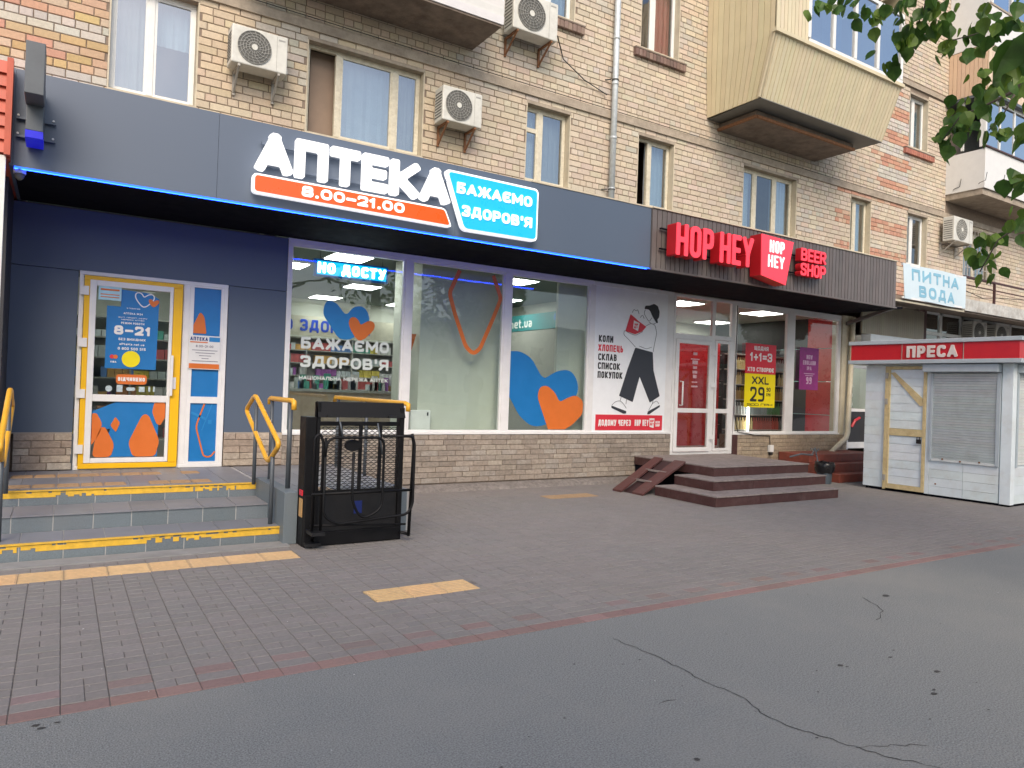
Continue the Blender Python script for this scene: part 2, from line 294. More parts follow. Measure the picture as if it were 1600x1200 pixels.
# ------------------------------------------------------------------ lettering: strokes widened to solid glyphs
def _S(t):
    out = []
    for part in t.split('|'):
        part = part.strip(); cl = part.startswith('c'); rd = 0
        part = part.lstrip('c')
        if part.startswith('r'): rd = int(part[1:3])/100; part = part[3:]
        out.append((cl, rd, [tuple(map(float, p.split(','))) for p in part.split()]))
    return out
GL = {
 'А': (1.0, '0,0 .5,1 | .5,1 1,0 | .2,.27 .8,.27'), 'П': (.95, '0,0 0,1 1,1 1,0'), 'Т': (.9, '0,1 1,1 | .5,1 .5,0'), 'Е': (.82, '1,1 0,1 0,0 1,0 | 0,.5 .9,.5'),
 'К': (.95, '0,0 0,1 | 1,1 .25,.5 1,0 | 0,.5 .3,.5'), 'Б': (.85, '.95,1 0,1 0,0 | r250,0 1,0 1,.55 0,.55'), 'Ж': (1.3, '.5,0 .5,1 | 0,1 .32,.5 0,0 | 1,1 .68,.5 1,0 | .3,.5 .7,.5'),
 'Є': (.88, 'r301,.88 1,1 0,1 0,0 1,0 1,.12 | 0,.5 .7,.5'), 'М': (1.15, '0,0 0,1 .5,.25 1,1 1,0'), 'О': (.92, 'cr400,0 1,0 1,1 0,1'), 'З': (.85, 'r300,.86 0,1 1,1 1,.5 .4,.5 | r30.4,.5 1,.5 1,0 0,0 0,.14'),
 'Д': (1.05, '.15,.12 .3,1 .85,1 .85,.12 | 0,-.12 0,.12 1,.12 1,-.12'), 'Р': (.85, '0,0 0,1 | r350,1 1,1 1,.42 0,.42'), 'В': (.87, '0,0 0,1 | r300,1 .92,1 .92,.52 0,.52 | r300,.52 1,.52 1,0 0,0'),
 "'": (.3, '.5,1 .5,.75'), 'Я': (.87, '1,0 1,1 | r301,1 0,1 0,.42 1,.42 | .45,.42 0,0'), '8': (.85, 'cr30.05,.5 .95,.5 .95,1 .05,1 | cr300,0 1,0 1,.5 0,.5'), '.': (.3, '.4,0 .6,0'), '0': (.85, 'cr400,0 1,0 1,1 0,1'),
 '-': (.75, '0,.45 1,.45'), '2': (.82, 'r300,.8 0,1 1,1 1,.5 0,0 | 0,0 1,0'), '1': (.5, '0,.75 .7,1 | .7,1 .7,0'), 'И': (.95, '0,1 0,0 | 0,.12 1,.88 | 1,0 1,1'), 'І': (.3, '.5,0 .5,1'), 'Н': (.92, '0,0 0,1 | 1,0 1,1 | 0,.5 1,.5'),
 'Л': (.95, '0,0 .25,1 1,1 1,0'), 'Х': (.95, '0,0 1,1 | 0,1 1,0'), 'Ц': (.95, '0,1 0,.1 .9,.1 | .85,1 .85,.1 | 1,.1 1,-.12'), 'Ь': (.82, '0,1 0,0 | r300,0 1,0 1,.55 0,.55'), 'С': (.87, 'r351,.86 1,1 0,1 0,0 1,0 1,.14'),
 'У': (.92, '0,1 .5,.4 | 1,1 .45,0 .1,0'), 'Ч': (.85, '0,1 0,.45 1,.45 | 1,1 1,0'), 'Г': (.75, '0,0 0,1 1,1'), 'Щ': (1.2, '0,1 0,.1 .95,.1 | .45,1 .45,.1 | .9,1 .9,.1 | 1,.1 1,-.12'), 'Ю': (1.2, '0,0 0,1 | 0,.5 .35,.5 | cr35.35,0 1,0 1,1 .35,1'),
 'H': (.85, '0,0 0,1 | 1,0 1,1 | 0,.5 1,.5'), 'P': (.8, '0,0 0,1 | r300,1 1,1 1,.42 0,.42'), 'E': (.72, '1,1 0,1 0,0 1,0 | 0,.5 .9,.5'), 'Y': (.9, '0,1 .5,.42 | 1,1 .5,.42 .5,0'), 'B': (.82, '0,0 0,1 | r300,1 .95,1 .95,.52 0,.52 | r300,.52 1,.52 1,0 0,0'),
 'R': (.82, '0,0 0,1 | r300,1 1,1 1,.46 0,.46 | .45,.46 1,0'), 'S': (.8, 'r301,.8 1,1 0,1 0,.52 1,.48 1,0 0,0 0,.2'), 'O': (.8, 'cr400,0 1,0 1,1 0,1'), 'X': (.9, '0,0 1,1 | 0,1 1,0'), 'L': (.7, '0,1 0,0 1,0'), '3': (.8, 'r300,.8 0,1 1,1 1,.5 .4,.5 | r30.4,.5 1,.5 1,0 0,0 0,.2'),
 '+': (.7, '0,.45 1,.45 | .5,.1 .5,.8'), '=': (.7, '0,.3 1,.3 | 0,.65 1,.65'), '9': (.82, 'r300,.0 1,0 1,1 0,1 0,.5 1,.5'), '5': (.82, 'r301,1 0,1 0,.55 1,.55 1,0 0,0'), '6': (.82, 'r301,1 0,1 0,0 1,0 1,.55 0,.55'), '4': (.85, '.8,0 .8,1 0,.3 1,.3'), '7': (.8, '0,1 1,1 .3,0'),
 'n': (.6, '0,0 0,.66 | r300,.66 .9,.66 .9,0'), 'e': (.65, 'r35.95,0 0,0 0,.68 1,.68 1,.34 0,.34'), 't': (.45, 'r30.3,1 .3,0 .9,0 | 0,.68 .9,.68'), 'u': (.6, 'r300,.68 0,0 .9,0 .9,.68'), 'a': (.6, 'r300,.68 .9,.68 .9,0 0,0 0,.36 .9,.36'), ',': (.3, '.5,.02 .3,-.15'), '№': (1.3, '0,0 0,1 .55,0 .55,1 | cr40.75,.35 1,.35 1,.75 .75,.75'),
 'V': (.9, '0,1 .5,0 | 1,1 .5,0'), 'I': (.3, '.5,0 .5,1'), 'A': (.95, '0,0 .5,1 | .5,1 1,0 | .2,.27 .8,.27'), 'T': (.8, '0,1 1,1 | .5,1 .5,0'), 'N': (.9, '0,0 0,1 | 0,.9 1,.1 | 1,0 1,1'), 'W': (1.2, '0,1 .25,0 .5,.8 .75,0 1,1'), 'D': (.85, 'cr300,0 1,0 1,1 0,1'), 'G': (.85, 'r401,.8 1,1 0,1 0,0 1,0 1,.45 .6,.45'),
}
_gc = {}
def glyph(ch, W, H, w, res, rr=.18):
    key = (ch, round(W, 4), round(H, 4), round(w, 4), res)
    if key in _gc: return _gc[key]
    segs = []
    for cl, rd, pts in _S(GL[ch][1]):
        P = [(w/2+x*(W-w), w/2+y*(H-w)) for x, y in pts]
        if rd: P = rounded(P, rd*min(W, H), 4, cl)
        n = len(P)
        for i in range(n if cl else n-1): segs.append((P[i], P[(i+1) % n], bool(rd)))
    dn = min(0, min(y for _, _, pts in _S(GL[ch][1]) for x, y in pts))*H-(.0 if True else 0)
    cs = H/res; nx = int(W/cs)+4; ny = int((H-dn)/cs)+4
    X, Y = np.meshgrid(-1.5*cs+np.arange(nx)*cs, dn-1.5*cs+np.arange(ny)*cs); D = np.full(X.shape, 9.)
    rc = rr*w
    for (ax, ay), (bx, by), rd in segs:
        L = math.hypot(bx-ax, by-ay)
        if L < 1e-9: continue
        ux, uy = (bx-ax)/L, (by-ay)/L; mx, my = (ax+bx)/2, (ay+by)/2
        lx = np.abs((X-mx)*ux+(Y-my)*uy); ly = np.abs(-(X-mx)*uy+(Y-my)*ux)
        if rd: d = np.hypot(np.maximum(lx-L/2, 0), ly)-w/2
        else:
            qx = lx-(L/2+w/2-rc); qy = ly-(w/2-rc); d = np.hypot(np.maximum(qx, 0), np.maximum(qy, 0))+np.minimum(np.maximum(qx, qy), 0)-rc
        D = np.minimum(D, d)
    D = np.maximum(D, np.maximum(dn-Y, Y-H)); D = np.where(np.abs(D) < 1e-7, 1e-7, D)
    V = []; idx = {}; F = []; E = []
    def vert(k, p):
        if k not in idx: idx[k] = len(V); V.append(p)
        return idx[k]
    ins = D < 0
    for j in range(ny-1):
        i = 0
        while i < nx-1:
            c = [(i, j), (i+1, j), (i+1, j+1), (i, j+1)]; s = [ins[b, a] for a, b in c]
            if all(s):
                k = i
                while k+1 < nx-1 and ins[j, k+2] and ins[j+1, k+2]: k += 1
                F.append([vert(('g', a, b), (X[b, a], Y[b, a])) for a, b in ((i, j), (k+1, j), (k+1, j+1), (i, j+1))]); i = k+1; continue
            if any(s):
                poly = []; cr = []
                for q in range(4):
                    a, b = c[q], c[(q+1) % 4]
                    if s[q]: poly.append(vert(('g', *a), (X[a[1], a[0]], Y[a[1], a[0]])))
                    if s[q] != s[(q+1) % 4]:
                        da, db = D[a[1], a[0]], D[b[1], b[0]]; t = da/(da-db)
                        p = (X[a[1], a[0]]*(1-t)+X[b[1], b[0]]*t, Y[a[1], a[0]]*(1-t)+Y[b[1], b[0]]*t)
                        k = vert(('e',)+tuple(sorted((a, b))), p); poly.append(k); cr.append((k, s[q]))
                if len(poly) >= 3: F.append(poly)
                for q in range(len(cr)):
                    if cr[q][1]: E.append((cr[q][0], cr[(q+1) % len(cr)][0]))
            i += 1
    _gc[key] = (V, F, E, W); return _gc[key]
def width(s, h, w, sx, sp):
    t = 0
    for ch in s: t += (.4*h*sx if ch == ' ' else GL[ch][0]*h*sx)+sp
    return t-sp
def text(mb, s, x, z, h, y0, y1, w=.2, W=None, sp=None, sx=.8, res=16, center=False, each=None):
    """letters h tall, faces at y0, backs at y1; W fixes the total width. each(ch, mb) gets one mesh per letter when given"""
    w = w*h; sp = sp if sp is not None else .16*h
    if W:
        for _ in range(20):
            t = width(s, h, w, sx, sp); sx *= (W-sp*(len(s)-1))/max(1e-6, t-sp*(len(s)-1))
    t = width(s, h, w, sx, sp); cx = x-t/2 if center else x
    for ch in s:
        cw = .4*h*sx if ch == ' ' else GL[ch][0]*h*sx
        if ch != ' ':
            V, F, E, _ = glyph(ch, max(cw, w*1.02), h, w, res); tgt = mb if each is None else MB()
            n = len(V); vs = [(cx+a, y0, z+b) for a, b in V]+[(cx+a, y1, z+b) for a, b in V]
            tgt.add(vs, [tuple(f) for f in F]+[(b, a, a+n, b+n) for a, b in E])
            if each: each(ch, tgt)
        cx += cw+sp
    return t

# ------------------------------------------------------------------ the ground
ground = struct(MB().box(-90, 140, -90, 140, -.3, -.06).build('ground', M_ground))
road = struct(MB().box(-90, 140, -22, 3.765, -.05, 0).build('road', M_asph))
walk = struct(MB().box(-12, 60, 3.765, 9.60, -.055, -.0055).build('sidewalk', M_joint))
# pavers: columns .197 m wide running away from the camera, a whole stone then two halves
def pav_tint(x, y):
    n = math.sin(x*1.3+1)*math.sin(y*1.9+x*.4)*.5
    base = (.222, .205, .193) if n > -.1 else (.215, .202, .192)
    return jit(base, .045, .01)
REDP = (.25, .160, .145)
pcs = []
PW = .197
for i in range(-9, 112):
    x0 = .05+i*PW-.0985*0
    rows = []; y = 3.775
    rows.append((y, .105, 'red', False)); y += .109
    rows.append((y, .095, 'grey', i % 2 == 0)); y += .099
    rows.append((y, .095, 'red2' if i % 4 in (1, 3) else 'grey', i % 4 in (0,))); y += .099
    k = i*3
    while y < 9.52:
        rows.append((y, .095, 'grey', k % 2 == 0)); y += .099; k += 1
    sh = .012*math.sin(i*2.1)
    for q, (yy, dy, kind, half) in enumerate(rows):
        yo = 0 if q == 0 else sh*min(1, q/6)
        if kind == 'red2' and R.random() < .35: kind = 'grey'
        if x0 > 9 and q == 0 and R.random() < .1: kind = 'grey'
        spans = [(x0+.002, x0+PW-.002)] if not half else [(x0+.0025, x0+PW/2-.0015), (x0+PW/2+.0015, x0+PW-.0025)]
        for a, b in spans:
            t = jit(REDP, .1, .03) if kind == 'red' else jit((.232, .175, .162), .1, .04) if kind == 'red2' else pav_tint(a, yy)
            pcs.append((a, b, yy+yo+.0015, yy+dy+yo, t))
def covered(a, b, y0, y1):          # stones that lie under steps and tactile strips are left out
    cx, cy = (a+b)/2, (y0+y1)/2
    return (-2.6 < cx < 1.80 and 6.24 < cy < 6.52) or (1.93 < cx < 2.755 and 4.765 < cy < 5.03) or (-1.6 < cx < 1.75 and cy > 6.75) or (8.6 < cx < 10.3 and cy > 7.2)
pcs = [p for p in pcs if not covered(*p[:4])]
def seen(p, m=10):
    q = project(p); return q and -m < q[0] < 1600+m and -m < q[1] < 1200+m
vis = sorted((p for p in pcs if seen(((p[0]+p[1])/2, (p[2]+p[3])/2, 0))), key=lambda p: (((p[0]+p[1])/2)**2+((p[2]+p[3])/2)**2)/((p[1]-p[0])*12))
near = set(map(id, vis[:290])); rest = MB()
pcache = {}
for p in pcs:
    dz = [R.uniform(-.0016, .0016) for _ in range(4)]
    if id(p) in near:
        qt = tuple(round(v*50)/50 for v in p[4]); kk = (round(p[1]-p[0], 3), round(p[3]-p[2], 3), tuple(round(v, 2) for v in p[4]))
        if kk not in pcache: pcache[kk] = MB().paver(0, p[1]-p[0], 0, p[3]-p[2], 0, tint=p[4], dz=dz).mesh('paving_stone', M_paver)
        inst(pcache[kk], 'paving_stone', walk, (p[0], p[2], R.uniform(-.001, .0012)))
    else: rest.paver(p[0], p[1], p[2], p[3], 0, tint=p[4], dz=dz)
stuff(rest.build('paving_field', M_paver, walk))
# tactile strips: ribbed tiles set in the pavement
def tactile(mb, x0, x1, y0, y1, z=.004, tint=(1, 1, 1), n=7):
    mb.box(x0, x1, y0, y1, -.01 if z < .1 else z-.012, z, tint)
    for i in range(n):
        a = y0+(i+.3)*(y1-y0)/n; mb.box(x0+.012, x1-.012, a, a+(y1-y0)/n*.45, z, z+.004, tint)
for k in range(9):
    x0 = -.22-.29*2+k*.29
    m_ = MB(); tactile(m_, x0+.002, x0+.288, 6.24, 6.525, tint=jit((1, 1, 1), .08)); m_.build('tactile_tile', M_tact, walk)
for k in range(3):
    m_ = MB(); x0 = 1.925+k*.277; tactile(m_, x0+.002, x0+.275, 4.757, 5.035, tint=jit((1.05, 1.03, 1), .06)); m_.build('tactile_tile', M_tact, walk)
m_ = MB()
for k in range(3):
    tactile(m_, 5.9+k*.29, 6.18+k*.29, 8.3, 8.58, tint=(.6, .6, .65))
m_.build('worn_tactile_tile', M_tact, walk)
# rough concrete foot of the wall
m_ = MB(); xs = [1.95+.12*i for i in range(63)]
for i in range(len(xs)-1):
    h0 = h1 = .06; d0 = 9.36
    m_.hexa([(xs[i], d0, -.01), (xs[i+1], d0, -.01), (xs[i+1], 9.56, -.01), (xs[i], 9.56, -.01), (xs[i], d0+.04+.02*math.sin(i*1.7), h0*.6), (xs[i+1], d0+.04+.02*math.sin(i*1.7+1.7), h0*.6), (xs[i+1], 9.56, .10), (xs[i], 9.56, .10)])
m_.build('concrete_foot', mat('rough grey render', (.21, .19, .175), .95, var=.35, scale=18, bump=.9, bscale=40, dirt=(.1, .09, .08), dscale=6, damt=.6), walk)
# cracks, gum and litter on the asphalt
def ribbon(mb, pts, w, z=.0025):
    vs = []; n = len(pts)
    for i, p in enumerate(pts):
        a = Vector(pts[max(0, i-1)]); b = Vector(pts[min(n-1, i+1)]); d = (b-a).normalized(); q = Vector((-d.y, d.x)); ww = w*R.uniform(.4, 1.2)
        vs += [(p[0]+q.x*ww, p[1]+q.y*ww, z), (p[0]-q.x*ww, p[1]-q.y*ww, z)]
    mb.add(vs, [(2*i, 2*i+1, 2*i+3, 2*i+2) for i in range(n-1)])
def wiggly(pts, step=.035, amp=.012):
    out = []
    for i in range(len(pts)-1):
        a, b = Vector(pts[i]), Vector(pts[i+1]); k = max(1, int((b-a).length/step))
        for j in range(k):
            p = a.lerp(b, j/k); out.append((p.x+R.uniform(-amp, amp), p.y+R.uniform(-amp, amp)))
    return out+[pts[-1]]
CR = [(2.95, 3.44), (2.99, 3.15), (2.98, 2.88), (2.97, 2.62), (2.99, 2.46), (2.92, 2.30), (2.93, 2.15), (2.99, 1.98), (3.02, 1.87), (3.06, 1.76), (3.17, 1.61), (3.3, 1.35), (3.35, .9)]
m_ = MB(); ribbon(m_, wiggly(CR), .0032); ribbon(m_, wiggly([(3.02, 1.87), (3.2, 1.8), (3.33, 1.72)]), .002); ribbon(m_, wiggly([(2.56, 2.62), (2.66, 2.6)]), .0022)
ribbon(m_, wiggly([(4.9, 2.9), (5.2, 3.05), (5.35, 3.3)], .06), .0035)
m_.build('asphalt_crack', M_crack, road)
m_ = MB()
for x, y, r in [(-.04, 3.70, .022), (-.02, 3.66, .02), (.04, 3.69, .016), (3.88, 2.47, .014), (4.29, 2.18, .03), (3.95, 2.02, .025), (3.86, 2.5, .025), (4.26, 2.44, .018), (2.31, 2.13, .02), (5.58, 3.24, .05), (2.81, 2.71, .008), (4.0, 2.05, .015), (4.4, 2.5, .012)]+[(R.uniform(1, 7), R.uniform(1.6, 3.6), R.uniform(.004, .012)) for _ in range(26)]:
    n = 9; m_.add([(x+r*R.uniform(.5, 1.1)*math.cos(t*2*math.pi/n), y+.6*r*R.uniform(.5, 1.1)*math.sin(t*2*math.pi/n), .003) for t in range(n)], [tuple(range(n))])
stuff(m_.build('gum_stains', M_stain, road))
m_ = MB()
for x, y, z in [(2.66, 2.85, 0), (2.72, 2.82, 0), (.23, 4.25, 0), (4.23, 1.98, 0), (1.94, 3.24, 0), (5.6, 8.9, 0), (3.2, 5.9, 0), (6.2, 7.4, 0), (7.0, 6.6, 0), (2.5, 5.2, 0), (1.1, 6.1, 0)]+[(R.uniform(-.2, 9), R.uniform(1.5, 8.5), 0) for _ in range(60)]:
    s = R.uniform(.003, .009) if z == 0 else .01; a = R.uniform(0, 3); c, d = math.cos(a), math.sin(a)
    m_.add([(x+s*c, y+s*d, .006), (x-s*.5*d, y+s*.5*c, .009), (x-s*c, y-s*d, .006), (x+s*.5*d, y-s*.5*c, .007)], [(0, 1, 2, 3)])
stuff(m_.build('litter', M_speck))

# ------------------------------------------------------------------ apartment building (upper brick wall)
W0 = 9.9
bld = thing('apartment_building', 'pale brick apartment block with flat windows and balconies above the row of shops', 'building')
HOLES = [(.34, 1.33, 4.93, 6.33), (2.70, 4.46, 4.93, 6.26), (6.28, 7.18, 4.93, 6.26), (8.69, 9.60, 4.93, 6.26), (11.50, 13.20, 4.93, 6.26), (15.11, 15.92, 4.93, 6.26), (17.43, 18.34, 4.93, 6.26), (20.1, 21.8, 4.93, 6.26),
         (8.66, 9.63, 7.80, 9.24), (6.25, 7.19, 7.80, 9.24), (17.38, 18.23, 7.82, 9.18), (12.0, 13.4, 7.2, 9.2), (2.6, 4.4, 7.2, 9.2), (15.2, 16.1, 7.82, 9.18),
         (-2.0, 24.5, 6.33, 6.47), (-2.0, 19.2, 9.28, 9.40)]
CREAM = [(.60, .515, .40), (.61, .525, .41), (.58, .495, .385), (.595, .505, .405), (.57, .485, .375), (.615, .535, .425), (.58, .49, .39)]
GREYB = [(.54, .50, .425), (.52, .475, .405)]
YEL = [(.57, .42, .21), (.55, .42, .24), (.58, .39, .27), (.58, .46, .34), (.54, .39, .20), (.56, .32, .23)]
LITE = [(.56, .54, .47), (.53, .50, .46), (.58, .54, .48)]
REDB = [(.54, .29, .20), (.56, .34, .24), (.51, .27, .19), (.58, .42, .30)]
def brick_col(x, z, row):
    if x < .36 and z < 6.33: return R.choice(LITE if row % 6 in (1, 2) else YEL)
    if 14.6 < x < 17.45 and 4 < z < 6.33 and row % 7 in (0, 1, 2): return R.choice(REDB)
    if 16.15 < x < 17.45 and 6.6 < z < 9: return R.choice(REDB if row % 6 in (0, 1, 2) else LITE)
    if 15.9 < x < 16.15 and 7.3 < z < 9 and row % 6 in (0, 1, 2): return R.choice(REDB)
    n = math.sin(x*.9+2.1)*math.sin(z*1.7+x*.35)
    if n > .75 and R.random() < .5: return R.choice(GREYB)
    if z < 6.33 and x < 5.2: return tuple(a*b for a, b in zip(R.choice(CREAM), (1.0, .97, .91)))
    if R.random() < .05: return R.choice(GREYB)
    return R.choice(CREAM)
bl = []; z = 4.16; row = 0
while z < 12.2:
    zt = z+.089; head = row % 5 == 4; L = .125 if head else .25; x = -1.9-(0 if head else (.13 if row % 2 else 0))-.065*(row % 3 == 0)
    x1max = 19.15 if z > 6.4 else 26
    while x < x1max:
        a, b = x, min(x+L, x1max); x += L+.011
        segs = [(a, b)]
        for hx0, hx1, hz0, hz1 in HOLES:
            if zt > hz0+.03 and z < hz1-.02:
                ns = []
                for s0, s1 in segs:
                    if s1 <= hx0 or s0 >= hx1: ns.append((s0, s1)); continue
                    if s0 < hx0: ns.append((s0, hx0))
                    if s1 > hx1: ns.append((hx1, s1))
                segs = ns
        for s0, s1 in segs:
            if s1-s0 > .035: bl.append((s0, s1, z, zt, jit(brick_col((s0+s1)/2, z, row), .07, .03)))
    z += .100; row += 1
def front_visible(b):
    q = project(((b[0]+b[1])/2, W0, b[2]))
    if not q or not (0 < q[0] < 1600 and 0 < q[1] < 1200): return False
    t = 8.0/W0                                                         # hidden behind the fascia?
    zf = 1.52+(b[3]-1.52)*t
    return zf > 4.30
ranked = sorted((b for b in bl if front_visible(b)), key=lambda b: (((b[0]+b[1])/2)**2+W0**2)/((b[1]-b[0])+.05))
top = set(map(id, ranked[:290])); wallm = MB(); bc = {}
for b in bl:
    y = W0+R.uniform(-.002, .003)
    if id(b) in top:
        k = (round(b[1]-b[0], 2), tuple(round(v, 2) for v in b[4]))
        if k not in bc: bc[k] = MB().chbox(0, b[1]-b[0], 0, .03, 0, .089, .005, b[4]).mesh('brick', M_brick)
        inst(bc[k], 'brick', bld, (b[0], y, b[2]))
    else: wallm.chbox(b[0], b[1], y, W0+.03, b[2], b[3], .005, b[4])
stuff(wallm.build('brick_field', M_brick, bld))
# backing wall in pieces around the openings
bk = MB(); xs = sorted({-2., 26.}|{h[0] for h in HOLES if h[1]-h[0] < 3}|{h[1] for h in HOLES if h[1]-h[0] < 3})
for a, b in zip(xs, xs[1:]):
    mid = (a+b)/2; cuts = sorted((h[2], h[3]) for h in HOLES if h[0] <= mid <= h[1] and h[1]-h[0] < 3); zc = 4.1
    for c0, c1 in cuts:
        bk.box(a, b, W0+.012, W0+.30, zc, c0); zc = c1
    bk.box(a, b, W0+.012, W0+.30, zc, 12.4)
bk.build('mortar_backing', M_mortar, bld)
for (a, b) in ((-2., 26.),): B('ledge', M_conc, bld, a, b, W0-.035, W0+.02, 6.335, 6.465)
B('ledge', M_conc, bld, -2, 19.15, W0-.035, W0+.02, 9.285, 9.40)
B('rear_wall', M_room, bld, -2, 26, 18.6, 18.9, 0, 12.4); B('roof_slab', M_conc, bld, -2, 26, W0, 18.9, 12.4, 12.6)
B('floor_slab', M_room, bld, -2, 26, W0+.3, 18.6, 4.25, 4.4)
B('end_wall', M_farw, bld, -2.3, -2, W0-.02, 18.9, 0, 10.8); B('end_wall', M_farw, bld, 26, 26.3, W0-.02, 18.9, 0, 10.8)

def window(x0, x1, z0, z1, divs, fm=M_pvc, panes=None, transom=None, y=W0+.13, parent=None, fw=.055, reveal=M_cream, room=True, gl=G_flat, openl=False, lintel=True):
    parent = parent or bld; w = MB().box(x0+.02, x1-.02, y, y+.06, z0, z0+fw).box(x0+.02, x1-.02, y, y+.06, z1-fw-.04, z1-.04)
    E = [x0+.02]+divs+[x1-.02]
    w.box(x0+.02, x0+.02+fw, y, y+.06, z0+fw, z1-fw-.04).box(x1-.02-fw, x1-.02, y, y+.06, z0+fw, z1-fw-.04)
    for d in divs: w.box(d-fw*.7, d+fw*.7, y-.004, y+.062, z0+fw, z1-fw-.04)
    fr = w.build('window', fm, parent, bevel=.006)
    for i in range(len(E)-1):
        kind = (panes or ['curtain']*9)[i]; a, b = E[i]+fw*.7, E[i+1]-fw*.7
        if kind != 'open':
            sm = MB(); s = .028
            sm.box(a, b, y+.006, y+.045, z0+fw, z0+fw+s).box(a, b, y+.006, y+.045, z1-fw-.04-s, z1-fw-.04).box(a, a+s, y+.006, y+.045, z0+fw+s, z1-fw-.04-s).box(b-s, b, y+.006, y+.045, z0+fw+s, z1-fw-.04-s)
            if transom and i == 0: sm.box(a+s, b-s, y+.004, y+.047, transom-.035, transom+.035)
            sm.build('sash', fm, fr)
            MB().box(a+s, b-s, y+.024, y+.03, z0+fw+s, z1-fw-.04-s).build('pane', glass_of(kind, gl), fr)
        if kind in ('curtain', 'white', 'red', 'half'):
            cm = MB(); n = 14; cy = y+.14; zz = z1-.05
            pts = [(a-.02+(b-a+.04)*j/n, cy+.012*math.sin(j*2.4+i)) for j in range(n+1)]; zb = z0+.02 if kind != 'half' else z0+(z1-z0)*.55
            cm.add([(p[0], p[1], zb) for p in pts]+[(p[0], p[1], zz) for p in pts]+[(p[0], p[1]+.004, zb) for p in pts]+[(p[0], p[1]+.004, zz) for p in pts],
                   [(j, j+1, j+n+2, j+n+1) for j in range(n)]+[(j+2*n+3, j+2*n+2, j+3*n+3, j+3*n+4) for j in range(n)])
            cm.build('curtain', {'curtain': M_curt, 'white': M_curt2, 'red': M_curtr, 'half': M_curt2}[kind], fr)
    if reveal:
        B('reveal', reveal, fr, x1-.018, x1+.0, W0+.006, y, z0, z1); B('reveal', reveal, fr, x0, x0+.018, W0+.006, y, z0, z1)
        B('sill', M_cream, fr, x0, x1, W0-.02, y, z0-.03, z0)
    if lintel: B('lintel', M_conc, fr, x0, x1, W0+.003, y+.05, z1-.05, z1)
    if room:
        r = MB().box(x0-.3, x1+.3, W0+1.9, W0+1.95, z0-.3, z1+.3).box(x0-.35, x0-.3, W0+.3, W0+1.95, z0-.3, z1+.3).box(x1+.3, x1+.35, W0+.3, W0+1.95, z0-.3, z1+.3).box(x0-.3, x1+.3, W0+.3, W0+1.95, z1+.3, z1+.35)
        r.build('room', M_room, fr)
    return fr
def glass_of(kind, g): return G_flat2 if kind in ('clear', 'red') else g
window(.34, 1.33, 4.95, 6.33, [.80], panes=['curtain', 'half'])
wn = window(2.70, 4.46, 4.95, 6.26, [3.18, 4.03], M_woodf, panes=['open', 'white', 'curtain'])
ms = MB().box(2.76, 2.79, W0+.19, W0+.62, 5.0, 5.05).box(2.76, 2.79, W0+.19, W0+.62, 6.12, 6.17).box(2.76, 2.79, W0+.19, W0+.24, 5.0, 6.17).box(2.76, 2.79, W0+.57, W0+.62, 5.0, 6.17); ms.build('open_sash', M_woodf, wn)
B('room_tone_panel', mat('brown room tone', (.30, .22, .165), .7, var=.08), wn, 2.84, 3.5, W0+.34, W0+.37, 4.97, 6.22)  # panel added behind the open sash to give the unlit room its brown
window(6.28, 7.18, 4.95, 6.26, [6.63], M_woodf, panes=['white', 'curtain'], transom=5.83)
window(8.69, 9.60, 4.95, 6.26, [9.07], M_woodf, panes=['open', 'white'])
window(11.50, 13.20, 4.95, 6.26, [12.0, 12.62], M_woodf, panes=['white', 'clear', 'white'])
window(15.11, 15.92, 4.95, 6.26, [15.45], M_woodf, panes=['clear', 'white'])
window(17.43, 18.34, 4.95, 6.26, [17.83], M_pvc, panes=['clear', 'clear'])
w8 = window(20.1, 21.8, 4.95, 6.26, [20.9], M_woodf, panes=['white', 'white'])
m_ = MB()
for i in range(11): m_.bar((20.12+i*.166, W0-.03, 4.95), (20.12+i*.166, W0-.03, 6.2), .016)
for zz in (5.2, 5.6, 6.0): m_.bar((20.1, W0-.04, zz), (21.8, W0-.04, zz), .014)
m_.build('window_bars', M_cablew, w8)
window(8.66, 9.63, 7.80, 9.24, [9.05], M_pvc, panes=['clear', 'red'], gl=G_flat2)
window(6.25, 7.19, 7.80, 9.24, [6.7], M_pvc, panes=['white', 'white'])
window(17.38, 18.23, 7.82, 9.18, [17.76], M_pvc, panes=['clear', 'white'])
window(15.2, 16.1, 7.82, 9.18, [15.6], M_pvc, panes=['clear', 'white'])
# soldier-course window sills
for x0, x1, z0, cols in ((8.50, 9.76, 7.60, [(.20, .13, .11), (.25, .17, .14), (.17, .12, .10)]), (6.3, 7.36, 7.60, [(.24, .17, .14), (.30, .22, .17)]), (17.15, 18.45, 7.62, [(.42, .17, .12), (.38, .15, .11)])):
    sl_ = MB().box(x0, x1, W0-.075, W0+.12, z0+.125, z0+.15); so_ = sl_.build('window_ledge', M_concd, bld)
    n = int((x1-x0)/.082)
    for i in range(n):
        a = x0+i*(x1-x0)/n; MB().chbox(a+.004, a+(x1-x0)/n-.004, W0-.07+R.uniform(-.003, .003), W0+.01, z0, z0+.122, .005, jit(R.choice(cols), .1)).build('sill_brick', M_brick, so_)

